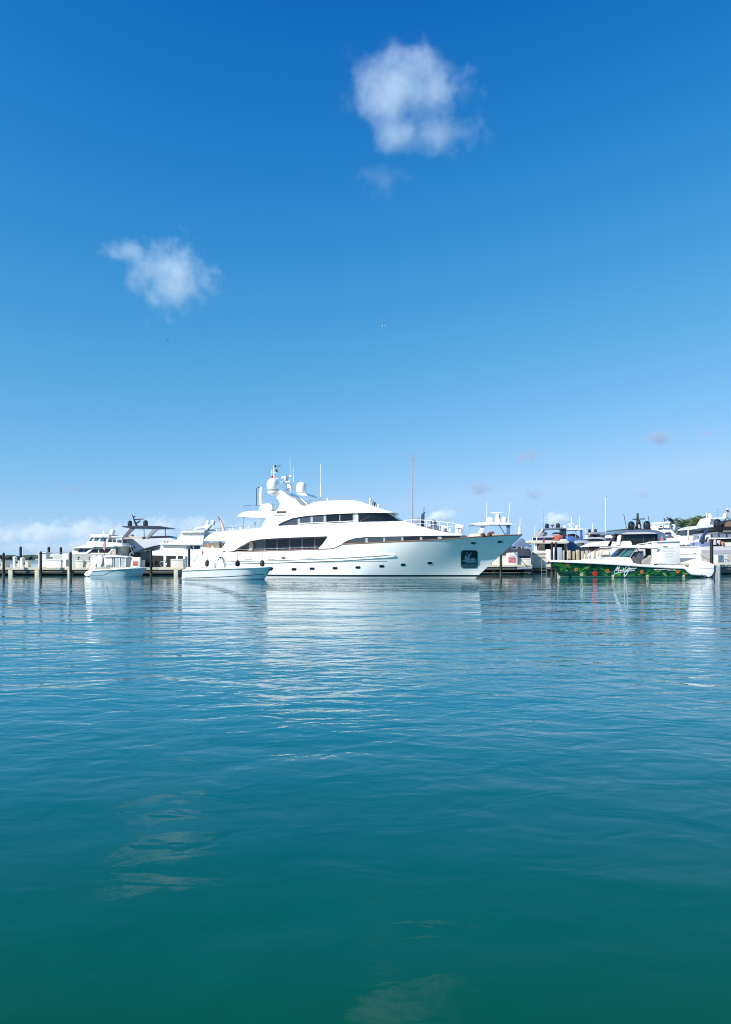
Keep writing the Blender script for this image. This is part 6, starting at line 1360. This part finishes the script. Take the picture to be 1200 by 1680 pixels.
bird('tiny dark bird gliding below the ragged white cloud', 275.6, 559.4, 210, 1.3, BLACKR)
bird('pale gull flying under the grey-mauve wisps of cloud', 1041.5, 697, 190, .9, WHITE2)
# low clouds
def lowcloud(lb, px, py, w_, h_, dens, seed, Y_=4200, cut=.5, wisp=2.0, lobes=None, ns=3.0, group='small faint clouds low in the sky', tint=(.62, .61, .72)):
    return cloud(lb, px, py, Y_, w_, h_, lobes or [(0, 0, 0, .95, .9, .9)], dens * 1.3, ns, 6, cut, wisp, seed, depth=.5, group=group, rate=.6, gain=2.0, tint=tint)
lowcloud('small mauve-grey cloud drifting above the black-topped boats', 1080, 718, 110, 50, 1.0, 1.3, cut=.40)
lowcloud('faint grey wisp of cloud beside the small mauve-grey cloud', 1160, 712, 70, 34, .5, 2.7, cut=.42)
lowcloud('small grey cloud highest above the white-domed cruiser', 866, 750, 92, 50, .75, 4.1, cut=.40)
lowcloud('small grey cloud straight above the cruiser radar', 788, 803, 76, 44, .7, 6.3, cut=.40)
lowcloud('small hazy cloud above the stern-on cream cruiser', 876, 812, 70, 50, .7, 7.9, cut=.40)
lowcloud('thin flat wisp of cloud above the navy-roofed yacht', 1052, 813, 74, 28, .6, 8.8, cut=.40)
lowcloud('faint small cloud above the long cloud bank and dark-hardtop yacht', 119, 803, 56, 32, .5, 12.2, cut=.40)
lowcloud('white puff of cloud low beyond the yacht foredeck rail', 722, 848, 100, 40, 1.8, 13.1, Y_=6000, cut=.34, tint=(1, 1, 1))
lowcloud('slanted white puff of cloud low behind the black-domed cruiser', 914, 852, 80, 44, 1.6, 15.6, Y_=6000, cut=.34, tint=(1, 1, 1))
cloud('long low bank of white cloud along the horizon beyond the small dock', 140, 880, 6500, 700, 88,
      [(-.85, 0, .0, .3, .9, .8), (-.62, 0, .08, .28, .9, .8), (-.42, 0, .02, .24, .9, .75), (-.2, 0, .1, .28, .9, .85), (.02, 0, .22, .26, .9, .85), (.2, 0, .08, .2, .9, .8), (.36, 0, .22, .24, .9, .85), (.55, 0, .26, .24, .8, .85), (.78, 0, .16, .24, .8, .75), (0, 0, -.45, 1.1, .9, .62)], 2.1, 20.0, 8, .50, 2.5, 21.0, depth=.3, rate=.4, gain=3.5, tint=(.93, .94, .97))
